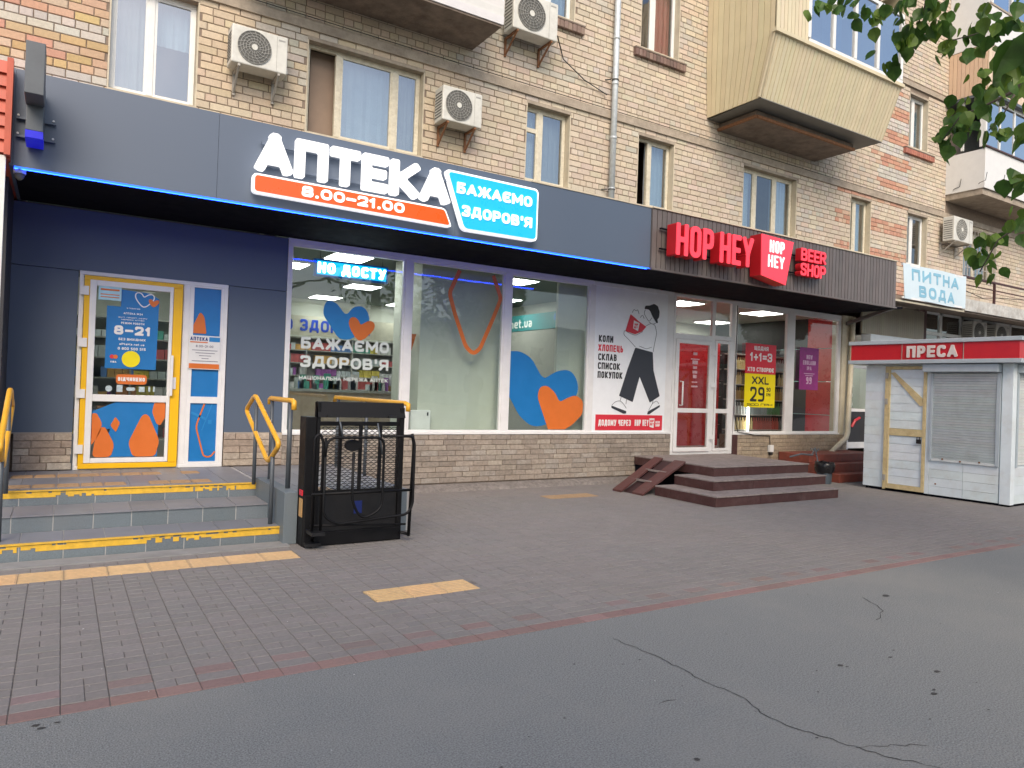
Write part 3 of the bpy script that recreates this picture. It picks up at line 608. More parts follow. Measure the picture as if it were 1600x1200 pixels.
# balcony with white boards over the pharmacy sign
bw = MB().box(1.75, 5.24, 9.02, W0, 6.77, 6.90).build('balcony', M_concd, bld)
bw['label'] = 'white boarded balcony on a stained concrete slab'
for i in range(10):
    z0 = 6.80+i*.115
    MB().hexa([(1.70, 9.0, z0), (5.26, 9.0, z0), (5.26, 9.02, z0), (1.70, 9.02, z0), (1.70, 8.985, z0+.108), (5.26, 8.985, z0+.108), (5.26, 9.02, z0+.108), (1.70, 9.02, z0+.108)], jit((1, 1, 1), .03)).build('siding_board', M_sidw, bw)
    MB().box(5.242, 5.26, 9.022, W0, z0, z0+.108, jit((1, 1, 1), .03)).build('siding_board', M_sidw, bw)
MB().box(1.70, 1.72, 9.022, W0, 6.8, 7.94).box(1.70, 5.26, 8.97, 9.05, 7.945, 7.98).build('cap_rail', M_sidw, bw)
MB().box(1.75, 1.85, 9.05, 9.15, 7.98, 10).box(5.1, 5.2, 9.05, 9.15, 7.98, 10).build('corner_post', M_pvc, bw)
# balcony with beige corrugated siding
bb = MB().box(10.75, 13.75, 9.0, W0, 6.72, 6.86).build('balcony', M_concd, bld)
bb['label'] = 'beige corrugated balcony with outward leaning front and four glazed panes'
MB().bar((10.75, 8.98, 6.74), (13.75, 8.98, 6.74), .05).bar((10.73, 8.98, 6.74), (10.73, W0, 6.74), .05).build('angle_iron', M_rust, bb)
MB().hexa([(10.42, 8.63, 6.885), (14.16, 8.63, 6.885), (14.16, W0, 6.885), (10.46, W0, 6.885), (10.42, 8.63, 6.9), (14.16, 8.63, 6.9), (14.16, W0, 6.9), (10.46, W0, 6.9)]).build('underside_sheet', M_gsheet, bb)
n = 38
for i in range(n):      # front boards lean outward
    def fx(u, zt): a = 10.36+(10.32-10.36)*zt; b = 14.16+(14.24-14.16)*zt; return a+(b-a)*u
    u0, u1 = i/n, (i+.86)/n; um = (i+1)/n
    y0, y1 = 8.63, 8.30; t = jit((1, 1, 1), .03)
    MB().hexa([(fx(u0, 0), y0, 6.9), (fx(u1, 0), y0, 6.9), (fx(u1, 0), y0+.03, 6.9), (fx(u0, 0), y0+.03, 6.9), (fx(u0, 1), y1, 7.92), (fx(u1, 1), y1, 7.92), (fx(u1, 1), y1+.03, 7.92), (fx(u0, 1), y1+.03, 7.92)], t) \
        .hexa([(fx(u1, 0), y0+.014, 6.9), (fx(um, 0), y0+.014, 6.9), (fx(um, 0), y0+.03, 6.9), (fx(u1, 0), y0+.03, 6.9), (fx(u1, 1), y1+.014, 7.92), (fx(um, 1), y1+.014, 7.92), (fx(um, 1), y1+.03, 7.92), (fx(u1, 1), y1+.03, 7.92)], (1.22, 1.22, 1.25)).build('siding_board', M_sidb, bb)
yf = lambda z: 8.63+(8.30-8.63)*min(1, (z-6.9)/1.02)            # the front line of the side wall: flared below the sill, upright above
xs_ = lambda z: 10.40+(10.34-10.40)*min(1, (z-6.9)/1.02)
for i in range(12):
    t = jit((1.05, 1.03, .98), .03); u0, u1 = i/12, (i+.88)/12; m_ = MB()
    for za, zb in ((6.9, 7.92), (7.92, 9.9)):
        f = lambda u, z: yf(z)+(W0-yf(z))*u
        m_.hexa([(xs_(za), f(u0, za), za), (xs_(za)+.03, f(u0, za), za), (xs_(za)+.03, f(u1, za), za), (xs_(za), f(u1, za), za), (xs_(zb), f(u0, zb), zb), (xs_(zb)+.03, f(u0, zb), zb), (xs_(zb)+.03, f(u1, zb), zb), (xs_(zb), f(u1, zb), zb)], t)
    m_.build('side_board', M_sidb, bb)
for za, zb in ((6.9, 7.92), (7.92, 9.9)):
    for xo in (10.015, 13.79):
        q = xo-10.0
        xa, xb = (xs_(za)+.012, xs_(zb)+.012) if xo < 11 else (14.16, 14.24 if zb < 8 else 14.24)
        if xo > 11 and zb > 8: xa = 14.24
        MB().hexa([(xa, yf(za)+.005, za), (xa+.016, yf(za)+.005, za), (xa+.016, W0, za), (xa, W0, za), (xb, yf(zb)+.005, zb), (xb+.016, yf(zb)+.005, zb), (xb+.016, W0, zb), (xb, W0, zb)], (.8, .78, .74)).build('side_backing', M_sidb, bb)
for i in range(9):
    a = 10.34+i*.098; MB().box(a, a+.088, 8.28, 8.31, 7.99, 9.9, jit((1.04, 1.03, 1.05), .02)).build('siding_board', M_sidb, bb)
MB().box(10.34, 11.23, 8.312, 8.32, 7.99, 9.9).build('board_backing', M_gsheet, bb)
MB().box(10.30, 14.28, 8.25, 8.34, 7.92, 7.985).build('sill_trim', M_sidb, bb)
gm = MB(); E = [11.23, 11.95, 12.62, 13.36, 14.18]
gm.box(11.23, 14.24, 8.27, 8.33, 7.99, 8.06).box(11.23, 14.24, 8.27, 8.33, 9.33, 9.4)
for e in E: gm.box(e-.04, e+.04, 8.262, 8.338, 8.06, 9.33)
gm.build('glazing_frame', M_pvc, bb, bevel=.006)
for a, b_ in zip(E, E[1:]):
    MB().box(a+.04, b_-.04, 8.295, 8.301, 8.06, 9.33).build('pane', G_bal, bb)
MB().box(11.9, 12.5, 8.5, 8.52, 8.0, 9.35).build('balcony_curtain', M_curt, bb)
MB().box(10.4, 14.2, 8.3, W0, 9.9, 9.95).build('balcony_roof', M_gsheet, bb)
MB().box(10.5, 14.15, W0-.03, W0-.01, 6.95, 9.85).build('inner_wall', M_room, bb)
# glazed loggia at the right end
bl_ = MB().box(19.15, 26, 9.02, W0, 6.78, 6.93).build('balcony', M_conc, bld); bl_['label'] = 'white panelled loggia with wide glazing behind the leaves'
for a, b_ in ((19.12, 21.2), (21.21, 23.3), (23.31, 26)): MB().box(a, b_, 8.97, 9.0, 6.93, 7.93).build('parapet_panel', M_sidw, bl_)
MB().box(19.12, 19.15, 9.002, W0, 6.93, 7.90).build('parapet_panel', M_sidw, bl_)
MB().box(19.08, 26, 8.93, 9.03, 7.935, 7.97).build('parapet_cap', M_woodst, bl_)
gm = MB()
for e in (19.16, 19.85, 20.6, 21.3, 22.1, 22.9, 24, 25): gm.box(e-.035, e+.035, 8.98, 9.03, 7.97, 9.12)
gm.box(19.12, 26, 8.98, 9.03, 9.12, 9.2).box(19.13, 19.18, 9.03, 9.12, 7.97, 9.2).box(19.13, 19.18, 9.5, 9.56, 7.97, 9.2)
gm.build('glazing_frame', M_pvc, bl_)
MB().box(19.18, 26, 9.0, 9.006, 7.97, 9.12).build('pane', G_bal, bl_)
MB().box(19.0, 26, 8.85, W0, 9.2, 9.27).build('loggia_roof', M_grey, bl_)
for i in range(40):
    a = 19.15+i*.17; MB().box(a, a+.155, 8.96, 8.99, 9.30, 10.5, jit((1.05, 1.1, 1.15), .03)).build('siding_board', M_sidp, bl_)
for i in range(9):
    a = 9.0+i*.1; MB().box(19.12, 19.15, a, a+.092, 9.30, 10.5, jit((1, .95, .9), .03)).build('siding_board', M_sidp, bl_)
for a, b_ in ((19.12, 21.2), (21.21, 23.3), (23.31, 26)): MB().box(a, b_, 8.95, 8.99, 10.52, 11.45).build('parapet_panel', M_sidw, bl_)
MB().box(19.12, 19.15, 8.992, W0, 10.52, 12.6).build('side_panel', M_sidw, bl_); MB().box(19.1, 26, 8.93, 9.03, 11.455, 11.5).build('parapet_cap', M_conc, bl_)
MB().box(19.15, 26, 8.99, W0, 10.5, 10.52).build('upper_slab', M_conc, bl_); MB().box(19.16, 26, 8.98, 9.0, 11.5, 12.6).build('pane', G_bal, bl_)
for e in (19.2, 20.2, 21.2, 22.3, 23.4, 25): MB().box(e-.04, e+.04, 8.94, 8.978, 11.5, 12.6).build('mullion', M_pvc, bl_)
for x, y in ((19.1, 9.7), (19.0, 9.05), (19.55, 8.9), (20.6, 8.9)):
    MB().tube([(x, y, 7.0), (x, y-.03, 7.03), (x, y-.16, 7.06), (x-.02, y-.2, 7.25)], .008, 5).build('flower_box_hook', M_cable, bl_)

# downpipe and loose cables on the facade
dp = thing('downpipe', 'galvanised round downpipe running down the brick wall between flat windows', 'drainpipe')
MB().tube([(8.03, 9.80, 4.2), (8.03, 9.80, 10.5)], .052, 14).build('pipe', M_zinc, dp, smooth=True)
for zz in (5.05, 5.95, 6.9, 7.7, 8.6): MB().tube([(8.03, 9.80, zz), (8.03, 9.80, zz+.05)], .058, 14).build('pipe_joint', M_zinc, dp, smooth=True)
for zz in (5.06, 6.98): MB().tube([(8.03, 9.80, zz), (8.03, 9.80, zz+.02)], .062, 14).bar((7.95, 9.82, zz+.01), (7.88, 9.9, zz+.01), .015).build('clamp', M_cable, dp)
tag(MB().tube([(6.56, 9.5, 7.22), (6.9, 9.8, 7.05), (7.4, 9.86, 6.85), (7.9, 9.86, 6.72)], .010, 6).build('cable', M_cable), 'black cable sagging from the air conditioner to the downpipe', 'cable')
tag(MB().tube([(-1.0, 9.855, 6.52), (2, 9.855, 6.50), (5.2, 9.855, 6.485), (8, 9.855, 6.48), (11, 9.855, 6.475), (16, 9.855, 6.475), (19, 9.855, 6.475)], .007, 5).build('cable', M_cable), 'thin dark cable along the concrete ledge of the brick wall', 'cable')

# air conditioners
def ac(name, x0, x1, z0, z1, y, label, style=0, brk=M_brac, depth=.28, wally=W0):
    o = thing('air_conditioner', label, 'air conditioner', 'air conditioner outdoor units on the wall')
    w, h = x1-x0, z1-z0
    MB().box(x0, x1, y, y+depth, z0, z1).build('casing', M_ac, o, bevel=.015)
    cx, cz, r = x0+w*.40, z0+h*.5, min(h*.43, w*.36)
    MB().disc(cx, cz, r, y-.006, y+.0, 28).build('fan_recess', M_acb, o)
    g = MB()
    for q in range(1, 7): g.tube([(cx+r*q/6*math.cos(t*math.pi/14), y-.012, cz+r*q/6*math.sin(t*math.pi/14)) for t in range(28)], .0035, 4, closed=True)
    nsp = 18
    for q in range(nsp):
        a = q*2*math.pi/nsp; c = .55 if style == 1 else 0
        g.tube([(cx+r*.18*math.cos(a), y-.012, cz+r*.18*math.sin(a)), (cx+r*.6*math.cos(a+c*.5), y-.013, cz+r*.6*math.sin(a+c*.5)), (cx+r*math.cos(a+c), y-.012, cz+r*math.sin(a+c))], .0032, 4)
    g.build('fan_grille', M_acd if style != 2 else M_ac, o)
    MB().disc(cx, cz, r*.18, y-.02, y-.004, 14).build('fan_hub', M_ac, o)
    MB().box(x0+w*.80, x0+w*.805, y-.003, y, z0+.02, z1-.02).box(x0+w*.83, x0+w*.95, y-.003, y, z1-.07, z1-.05).build('panel_line', M_acd, o)
    v = MB()
    for q in range(9): v.box(x0-.004, x0, y+.04, y+depth-.03, z0+.06+q*(h-.12)/9, z0+.06+q*(h-.12)/9+.018)
    v.build('side_vent', M_acb, o)
    for bx in (x0+.1, x1-.1):
        b = MB().bar((bx, y+.01, z0-.015), (bx, wally-.005, z0-.015), .03).bar((bx, wally-.02, z0-.015), (bx, wally-.02, z0-.30), .03).bar((bx, y+.03, z0-.02), (bx, wally-.02, z0-.28), .022)
        b.build('bracket', brk, o)
    MB().tube([(x1-.02, y+.15, z0+.1), (x1+.05, y+.2, z0+.1), (x1+.06, wally, z0+.3)], .012, 6).build('hose', M_ac, o)
    return o
ac('a', 1.66, 2.35, 5.50, 5.98, 9.55, 'white air conditioner with curved fan grille between the first two flat windows', 1)
ac('b', 4.60, 5.26, 5.45, 5.96, 9.55, 'small cream air conditioner on rusty brackets right of the three-part window', 0, M_rust)
ac('c', 5.72, 6.56, 7.12, 7.72, 9.5, 'air conditioner high up beside the white boarded balcony', 0, M_rust)
ac('d', 18.82, 19.74, 5.67, 6.28, 9.5, 'air conditioner on the right under the white loggia', 2, M_brac)

# ------------------------------------------------------------------ pharmacy front
S = 9.55
ph = thing('pharmacy', 'dark slate pharmacy front with big shop windows and a blue lit canopy edge', 'shop front')
for a, b_ in ((-.52, .13), (1.745, 2.46)):
    B('wall_panel', M_slate2, ph, a, b_, S, S+.06, .855, 2.688)
B('wall_panel', M_slate2, ph, -.52, 2.46, S, S+.06, 2.695, 3.38)
B('wall_core', M_room, ph, -.6, .13, S+.06, S+.3, 0, 3.4); B('wall_core', M_room, ph, 1.745, 2.46, S+.06, S+.3, 0, 3.4)
B('wall_core', M_room, ph, .13, 1.745, S+.06, S+.3, 2.70, 3.4); B('wall_core', M_room, ph, 2.46, 9.36, S+.05, S+.3, 0, .80)
B('plinth_cap', mat('pale stone cap', (.34, .30, .25), .8, var=.15), ph, -.52, .13, S-.03, S, .845, .858); B('plinth_cap', MATS['pale stone cap'], ph, 1.745, 2.46, S-.03, S, .845, .858)
# canopy
for a, b_ in ((-.44, 1.30), (1.303, 4.08), (4.083, 7.325)):
    B('fascia_panel', M_slate, ph, a, b_, 8.0, 8.05, 3.395, 4.28)
B('fascia_end', M_slate, ph, -.47, -.442, 8.0, W0, 3.395, 4.28)
B('canopy_roof', M_gsheet, ph, -.44, 7.325, 8.05, W0-.01, 4.22, 4.27); B('soffit', M_soffit, ph, -.44, 7.325, 8.05, S, 3.40, 3.43)
B('soffit', M_soffit, ph, 7.33, 14.1, 8.05, S, 3.40, 3.43)
B('fascia_cap', M_cream, ph, 5.2, 7.325, 7.99, 8.06, 4.282, 4.30)
B('led_strip', M_ledb, ph, -.43, 7.32, 7.996, 8.012, 3.380, 3.393)
B('led_strip', M_ledc, ph, -.43, 7.32, 8.052, 8.062, 3.384, 3.398)
# entrance: white frame, yellow leaf, side light
def frame(mb, x0, x1, z0, z1, t, y0, y1, tb=None):
    tb = t if tb is None else tb
    mb.box(x0, x1, y0, y1, z0, z0+tb).box(x0, x1, y0, y1, z1-t, z1).box(x0, x0+t, y0, y1, z0+tb, z1-t).box(x1-t, x1, y0, y1, z0+tb, z1-t); return mb
dr = frame(MB(), .14, 1.735, .43, 2.695, .045, S-.02, S+.05).box(1.225, 1.30, S-.018, S+.05, .475, 2.65).build('door_frame', M_white, ph, bevel=.005)
lf = frame(MB(), .19, 1.215, .445, 2.645, .055, S-.045, S+.01, .06).build('door', M_yeld, ph, bevel=.004); lf['label'] = 'yellow and white glazed entrance door with blue posters'
sh = MB().box(.245, .31, S-.05, S, .51, 2.60).box(1.075, 1.112, S-.05, S, .51, 2.60).box(.31, 1.075, S-.05, S, .51, .565).box(.31, 1.075, S-.05, S, 2.535, 2.60).box(.31, 1.075, S-.05, S, 1.215, 1.295); sh.build('leaf_frame', M_white, lf, bevel=.005)
MB().box(1.115, 1.212, S-.052, S-.02, .507, 2.587).build('yellow_stile', M_yeld, lf)
MB().box(.315, 1.085, S-.025, S-.02, 1.295, 2.52).build('pane', G_shop, lf); MB().box(.315, 1.085, S-.025, S-.02, .575, 1.215).build('pane', G_shop, lf)
MB().box(1.10, 1.13, S-.10, S-.085, 1.30, 1.78).box(1.10, 1.13, S-.09, S-.045, 1.32, 1.35).box(1.10, 1.13, S-.09, S-.045, 1.72, 1.75).build('handle', M_white, lf)
MB().box(1.13, 1.17, S-.06, S-.045, 1.38, 1.52).build('lock_plate', M_white, lf)
for zz in (.62, 1.25, 1.83, 2.42): MB().box(.15, .235, S-.065, S-.045, zz, zz+.10).build('hinge', M_white, lf)
sp_ = MB(); sp_.box(1.30, 1.345, S-.02, S+.04, .475, 2.65).box(1.655, 1.69, S-.02, S+.04, .475, 2.65).box(1.345, 1.655, S-.02, S+.04, 1.215, 1.295).box(1.345, 1.655, S-.02, S+.04, .475, .50).box(1.345, 1.655, S-.02, S+.04, 2.63, 2.65)
sl2 = sp_.build('side_light', M_white, ph)
MB().box(1.345, 1.655, S+.0, S+.006, 1.295, 2.63).box(1.345, 1.655, S, S+.006, .50, 1.215).build('film', M_blue, sl2)
MB().prism(rounded([(1.345, 2.07), (1.50, 2.07), (1.47, 2.28), (1.42, 2.34), (1.345, 2.16)], [0, .02, .05, .05, 0]), S-.006, S).build('orange_shape', M_orange, sl2)
def strip(mb, pts, w, y0, y1, z=0):          # flat band along x,z points
    n = len(pts); L = []; Rr = []
    for i, p in enumerate(pts):
        a = Vector(pts[max(0, i-1)]); b = Vector(pts[min(n-1, i+1)]); d = (b-a).normalized(); q = Vector((-d.y, d.x))*w/2
        L.append((p[0]+q.x, p[1]+q.y)); Rr.append((p[0]-q.x, p[1]-q.y))
    for i in range(n-1): mb.add([(Rr[i][0], y0, Rr[i][1]), (Rr[i+1][0], y0, Rr[i+1][1]), (L[i+1][0], y0, L[i+1][1]), (L[i][0], y0, L[i][1]), (Rr[i][0], y1, Rr[i][1]), (Rr[i+1][0], y1, Rr[i+1][1]), (L[i+1][0], y1, L[i+1][1]), (L[i][0], y1, L[i][1])],
                                [(0, 1, 2, 3), (7, 6, 5, 4), (0, 4, 5, 1), (3, 2, 6, 7)])
    return mb
o_ = MB(); strip(o_, rounded([(1.51, 1.21), (1.42, .93), (1.52, .56), (1.60, .55), (1.65, .62)], .06, 4, False), .018, S-.004, S); o_.build('orange_line', M_orange, sl2)
o_ = MB(); strip(o_, [(1.60, 1.21), (1.49, .88)], .012, S-.003, S).box(1.56, 1.60, S-.003, S, .96, 1.01); strip(o_, [(1.36, 1.10), (1.53, 1.02)], .03, S-.004, S-.001); o_.build('pale_line', M_blue2, sl2)
# lower door film
y0, y1 = S-.030, S-.026
o_ = MB().prism([(.42, .575), (1.0, .575), (1.0, 1.215), (.56, 1.215), (.315, 1.10), (.315, .9), (.5, .9)], y0, y1); o_.build('blue_film', M_blue, lf)
for pts, r in (([(.33, .575), (.52, .575), (.55, .72), (.45, .92), (.41, .92), (.35, .76)], .05), ([(.315, .70), (.40, .86), (.42, .96), (.36, 1.08), (.315, 1.08)], .04), ([(.56, .86), (.60, .97), (.55, 1.04), (.50, .94)], .02),
               ([(.74, .575), (.98, .575), (1.02, .76), (.90, 1.05), (.86, 1.08), (.82, 1.05), (.69, .74)], .05), ([(.95, 1.215), (1.07, 1.215), (1.07, 1.03), (1.02, .94), (.98, .96), (.93, 1.10)], .03)):
    MB().prism(rounded(pts, r), y0-.004, y0-.001).build('orange_shape', M_orange, lf)
# opening-hours poster behind the upper pane
hp = thing('opening_hours_poster', 'blue poster reading 8-21 with yellow circle on the yellow door glass', 'poster')
MB().prism([(.42, 2.32), (.42, 1.60), (.95, 1.60), (.96, 2.44), (.86, 2.50), (.56, 2.52), (.56, 2.32)], y0, y1).build('sheet', M_blue, hp)
def heart(cx, cz, s, tilt=0):      # two lobes and a blunt tip
    P = [(-.02, .18), (-.16, .42), (-.36, .52), (-.55, .44), (-.60, .20), (-.48, -.08), (-.22, -.42), (-.02, -.56), (.20, -.46), (.52, -.12), (.66, .10), (.66, .32), (.52, .44), (.32, .42), (.12, .28)]
    c, d = math.cos(tilt), math.sin(tilt)
    return rounded([(cx+s*(x*c-z_*d), cz+s*(x*d+z_*c)) for x, z_ in P], s*.12, 3)
o_ = MB(); hh = heart(.80, 2.42, .16); strip(o_, hh+[hh[0]], .012, y0-.003, y0-.001); o_.build('heart_outline', M_whp, hp)
MB().prism(heart(.90, 2.39, .09), y0-.005, y0-.002).build('orange_heart', M_orange, hp)
o_ = MB(); text(o_, '8-21', .69, 1.995, .105, y0-.003, y0-.0005, .26, W=.38, center=True, res=12)
for s, zz, h, W in (('АПТЕКА №24', 2.235, .022, .2), ('З ПОВАГОЮ', 2.30, .013, .14), ('ВУЛ. ПРОСП. МИРУ', 2.19, .013, .3), ('МЕРЕЖА АПТЕК', 2.165, .013, .24), ('РЕЖИМ РОБОТИ', 2.12, .024, .24), ('БЕЗ ВИХІДНИХ', 1.93, .028, .28), ('apteka.net.ua', 1.875, .024, .26), ('0 800 500 515', 1.82, .03, .29)):
    try: text(o_, s.replace('p', 'P').replace('k', 'К').replace('a', 'a'), .69, zz, h, y0-.003, y0-.0005, .2, W=W, center=True, res=7)
    except KeyError as e: print('glyph missing', e)
o_.build('lettering', M_whp, hp)
MB().disc(.685, 1.715, .095, y0-.005, y0-.001, 32).build('yellow_circle', M_yelpr, hp)
MB().disc(.49, 1.735, .024, y0-.004, y0-.001, 16).build('red_dot', M_redp, hp); MB().disc(.525, 1.735, .024, y0-.005, y0-.002, 16).build('orange_dot', M_orange, hp)
o_ = MB(); text(o_, 'VISA', .505, 1.665, .022, y0-.003, y0-.0005, .22, center=True, res=7); o_.build('small_lettering', M_whp, hp)
MB().prism(rounded([(.54, 1.42), (.86, 1.42), (.86, 1.535), (.54, 1.535)], .04), y0-.002, y1).build('open_label', M_orange, hp)
o_ = MB(); text(o_, 'ВІДЧИНЕНО', .70, 1.457, .045, y0-.006, y0-.002, .24, W=.28, center=True, res=9); o_.build('open_lettering', M_whp, hp)
o_ = MB().disc(.47, 1.365, .035, y0, y1, 16).box(.55, .61, y0, y1, 1.33, 1.41).prism(rounded([(.65, 1.345), (.74, 1.345), (.74, 1.385), (.65, 1.385)], .02), y0, y1).box(.78, .84, y0, y1, 1.335, 1.395).box(.88, .90, y0, y1, 1.34, 1.40).box(.93, .95, y0, y1, 1.34, 1.40)
o_.build('sticker_row', mat('pale sticker', (.45, .55, .58), .5, var=.3, scale=40), hp)
nt_ = thing('paper_notice', 'small pale blue notice in the top left corner of the yellow door', 'notice')
MB().box(.33, .56, S-.056, S-.052, 2.38, 2.535).build('sheet', mat('pale blue paper', (.40, .66, .76), .6), nt_)
o_ = MB().box(.35, .54, S-.058, S-.056, 2.49, 2.51).box(.35, .54, S-.058, S-.056, 2.44, 2.45).box(.35, .54, S-.058, S-.056, 2.41, 2.42); o_.build('print_line', M_orange, nt_)
nt2 = thing('pharmacy_notice', 'white notice headed АПТЕКА with orange foot strip on the side light', 'notice')
MB().box(1.30, 1.665, S-.034, S-.024, 1.63, 2.045).build('plate', M_pap, nt2, bevel=.003)
o_ = MB(); text(o_, 'АПТЕКА', 1.315, 1.98, .045, S-.037, S-.034, .22, W=.20, res=10); o_.build('heading', mat('navy print', (.03, .05, .2), .5), nt2)
o_ = MB().box(1.53, 1.655, S-.037, S-.034, 1.975, 2.03); o_.build('blue_block', M_blue2, nt2)
MB().box(1.31, 1.655, S-.037, S-.034, 1.64, 1.70).box(1.315, 1.515, S-.037, S-.034, 1.955, 1.968).build('orange_strip', M_orange, nt2)
o_ = MB()
text(o_, '8.00-21.00', 1.48, 1.90, .028, S-.037, S-.034, .18, W=.2, center=True, res=7)
for q, (a, b_) in enumerate(((1.34, 1.63), (1.38, 1.6), (1.42, 1.56), (1.45, 1.53), (1.34, 1.64))): o_.box(a, b_, S-.037, S-.034, 1.86-q*.033, 1.868-q*.033)
o_.build('text_lines', mat('grey print', (.2, .2, .25), .5), nt2)

# shop windows
def shop_window(x0, x1, z0, z1, g, parent, name='shop_window', m=M_white):
    w = MB(); frame(w, x0, x1, z0, z1, .03, S-.01, S+.05); o = w.build(name, m, parent, bevel=.004)
    MB().box(x0+.03, x1-.03, S+.02, S+.026, z0+.03, z1-.03).build('pane', g, o); return o
PHW = [shop_window(a, b_, .86, 3.325, G_shop, ph) for a, b_ in ((2.49, 4.11), (4.21, 5.77), (5.89, 7.44))]
MB().box(2.455, 7.50, S-.02, S+.05, 3.325, 3.395).box(2.455, 9.35, S-.045, S+.05, .825, .86).box(2.455, 2.49, S-.02, S+.05, .86, 3.325).box(4.11, 4.21, S-.02, S+.05, .86, 3.325).box(5.77, 5.89, S-.02, S+.05, .86, 3.325).box(7.44, 7.56, S-.02, S+.05, .86, 3.325).build('window_posts', M_white, ph, bevel=.005)
# stone plinth under the windows
m_ = []
def plinth(parent, x0, x1, z0, z1, ch, L, cols, y=S-.03, seed=3, name='cladding_stone', fade=0):
    rr = random.Random(seed); z = z1; r = 0; mt = MB().box(x0, x1, y+.012, y+.035, z0, z1).build('plinth_backing', M_mortar, parent)
    while z-ch > z0-.02:
        x = x0-rr.uniform(0, L*.8); 
        while x < x1:
            l = L*rr.uniform(.9, 1.08) if name == 'cladding_brick' else L*rr.uniform(.45, 1.25); a, b_ = max(x, x0), min(x+l, x1); x += l+.006
            if b_-a < .03: continue
            c = rr.choice(cols); k = rr.uniform(.9, 1.1)
            MB().chbox(a, b_, y-rr.uniform(0, .008), y+.02, max(z-ch+.005, z0), z, .005, tuple(round(v*k, 3) for v in c)).build(name, M_stone, parent)
        z -= ch; r += 1
PB = [(.31, .265, .22), (.335, .285, .235), (.29, .25, .21), (.33, .295, .255), (.35, .305, .25), (.275, .235, .195)]
plinth(ph, 2.46, 9.36, .10, .822, .0795, .272, PB, seed=5, name='cladding_brick')
SB = [(.42, .36, .29), (.38, .31, .25), (.46, .41, .34), (.35, .28, .22), (.44, .37, .29)]
plinth(ph, -.42, .13, .43, .845, .082, .36, SB, seed=8); plinth(ph, 1.745, 2.46, .43, .845, .082, .36, SB, seed=9)
B('corner_strip', M_grey, ph, .118, .138, S-.035, S-.02, .43, .845)
# window prints
y0, y1 = S+.012, S+.018
bh = MB().prism(rounded([(2.98, 2.63), (3.12, 2.62), (3.27, 2.44), (3.36, 2.58), (3.52, 2.60), (3.61, 2.46), (3.58, 2.30), (3.34, 2.12), (3.18, 2.12), (2.94, 2.45)], .075), y0, y1).build('blue_heart_decal', M_blue2, PHW[0])
MB().prism(heart(3.48, 2.28, .30, -.06), y0-.005, y0-.001).build('orange_heart_decal', M_orange, PHW[0])
o_ = MB(); text(o_, 'БАЖАЄМО', 2.67, 1.965, .155, y0, y1, .23, W=1.24, res=16); text(o_, "ЗДОРОВ'Я", 2.67, 1.72, .155, y0, y1, .23, W=1.24, res=16)
text(o_, 'НАЦІОНАЛЬНА МЕРЕЖА АПТЕК', 2.66, 1.555, .05, y0, y1, .2, W=1.25, res=9); o_.build('lettering_decal', M_whpw, PHW[0])
o_ = MB(); strip(o_, rounded([(4.99, 3.27), (4.83, 2.92), (4.93, 2.62), (5.14, 2.13), (5.27, 2.04), (5.38, 2.12), (5.60, 2.62), (5.72, 2.92), (5.57, 3.26)], [0, .06, .1, .08, .06, .08, .1, .06, 0], 5, False), .062, y0, y1); o_.build('orange_line_decal', M_orange, PHW[1])
MB().prism(rounded([(5.93, 2.12), (6.10, 2.13), (6.32, 2.04), (6.52, 1.76), (6.60, 1.72), (6.85, 1.86), (7.10, 1.88), (7.25, 1.72), (7.28, 1.50), (6.9, 1.1), (6.62, .96), (6.38, .94), (6.14, 1.10), (5.93, 1.42)], [0]+[.12]*12+[0]), y0, y1).build('blue_heart_decal', M_blue, PHW[2])
MB().prism(rounded([(6.69, .90), (6.46, 1.42), (6.50, 1.58), (6.64, 1.61), (6.80, 1.50), (6.90, 1.34), (7.04, 1.41), (7.22, 1.47), (7.38, 1.38), (7.38, 1.16), (7.18, .98), (7.02, .90)], [0]+[.07]*10+[0]), y0-.006, y0-.001).build('orange_heart_decal', M_orange, PHW[2])

# pharmacy interior
B('interior_floor', M_floor, ph, -.4, 9.3, S+.3, 17.3, .36, .43); B('interior_ceiling', M_ceil, ph, -.4, 9.3, S+.3, 17.3, 3.5, 3.55)
B('interior_wall', M_int, ph, -.4, 9.3, 17.2, 17.3, .43, 3.5); B('interior_wall', M_int, ph, -.5, -.4, S+.3, 17.3, .43, 3.5); B('interior_wall', M_int, ph, 9.2, 9.3, S+.3, 17.2, .43, 3.5)
B('partition', M_int, ph, 4.56, 5.88, S+.28, S+.34, .43, 3.5); B('partition', M_int, ph, 7.0, 7.6, S+.28, S+.34, .43, 3.5)
B('partition', M_int, ph, 4.50, 4.56, S+.28, S+1.3, .43, 3.5)
B('partition', M_int, ph, 2.2, 2.36, S+.3, 12.5, .43, 3.5)
for x, y, lb in [(3.75, 10.95, 'light panel just above the blue LED text display'), (3.15, 12.3, 'light panel whose corner shows left of the LED text display'), (3.45, 14.5, 'light panel at the left edge of the first shop window, below the LED display'), (5.1, 14.0, 'light panel above the blue heart, right of the window centre'), (5.1, 16.4, 'furthest small light panel just above the blue heart decal'), (7.0, 16.4, 'distant light panel beside the post between first and second shop window'), (6.95, 11.1, 'light panel at the top left of the third shop window'), (8.2, 13.6, 'light panel over the teal banner in the third shop window'), (6.6, 13.8, 'light panel low behind the LED display, next to the first window post'), (1.1, 12.5, 'light panel seen through the yellow door'), (1.1, 15, 'rear light panel behind the yellow door')]:
    t = thing('ceiling_light', 'white '+lb, 'ceiling light', 'square light panels in the pharmacy ceiling')
    MB().box(x-.32, x+.32, y-.32, y+.32, 3.482, 3.498).build('frame', M_white, t); MB().box(x-.295, x+.295, y-.295, y+.295, 3.474, 3.481).build('diffuser', M_panel, t)
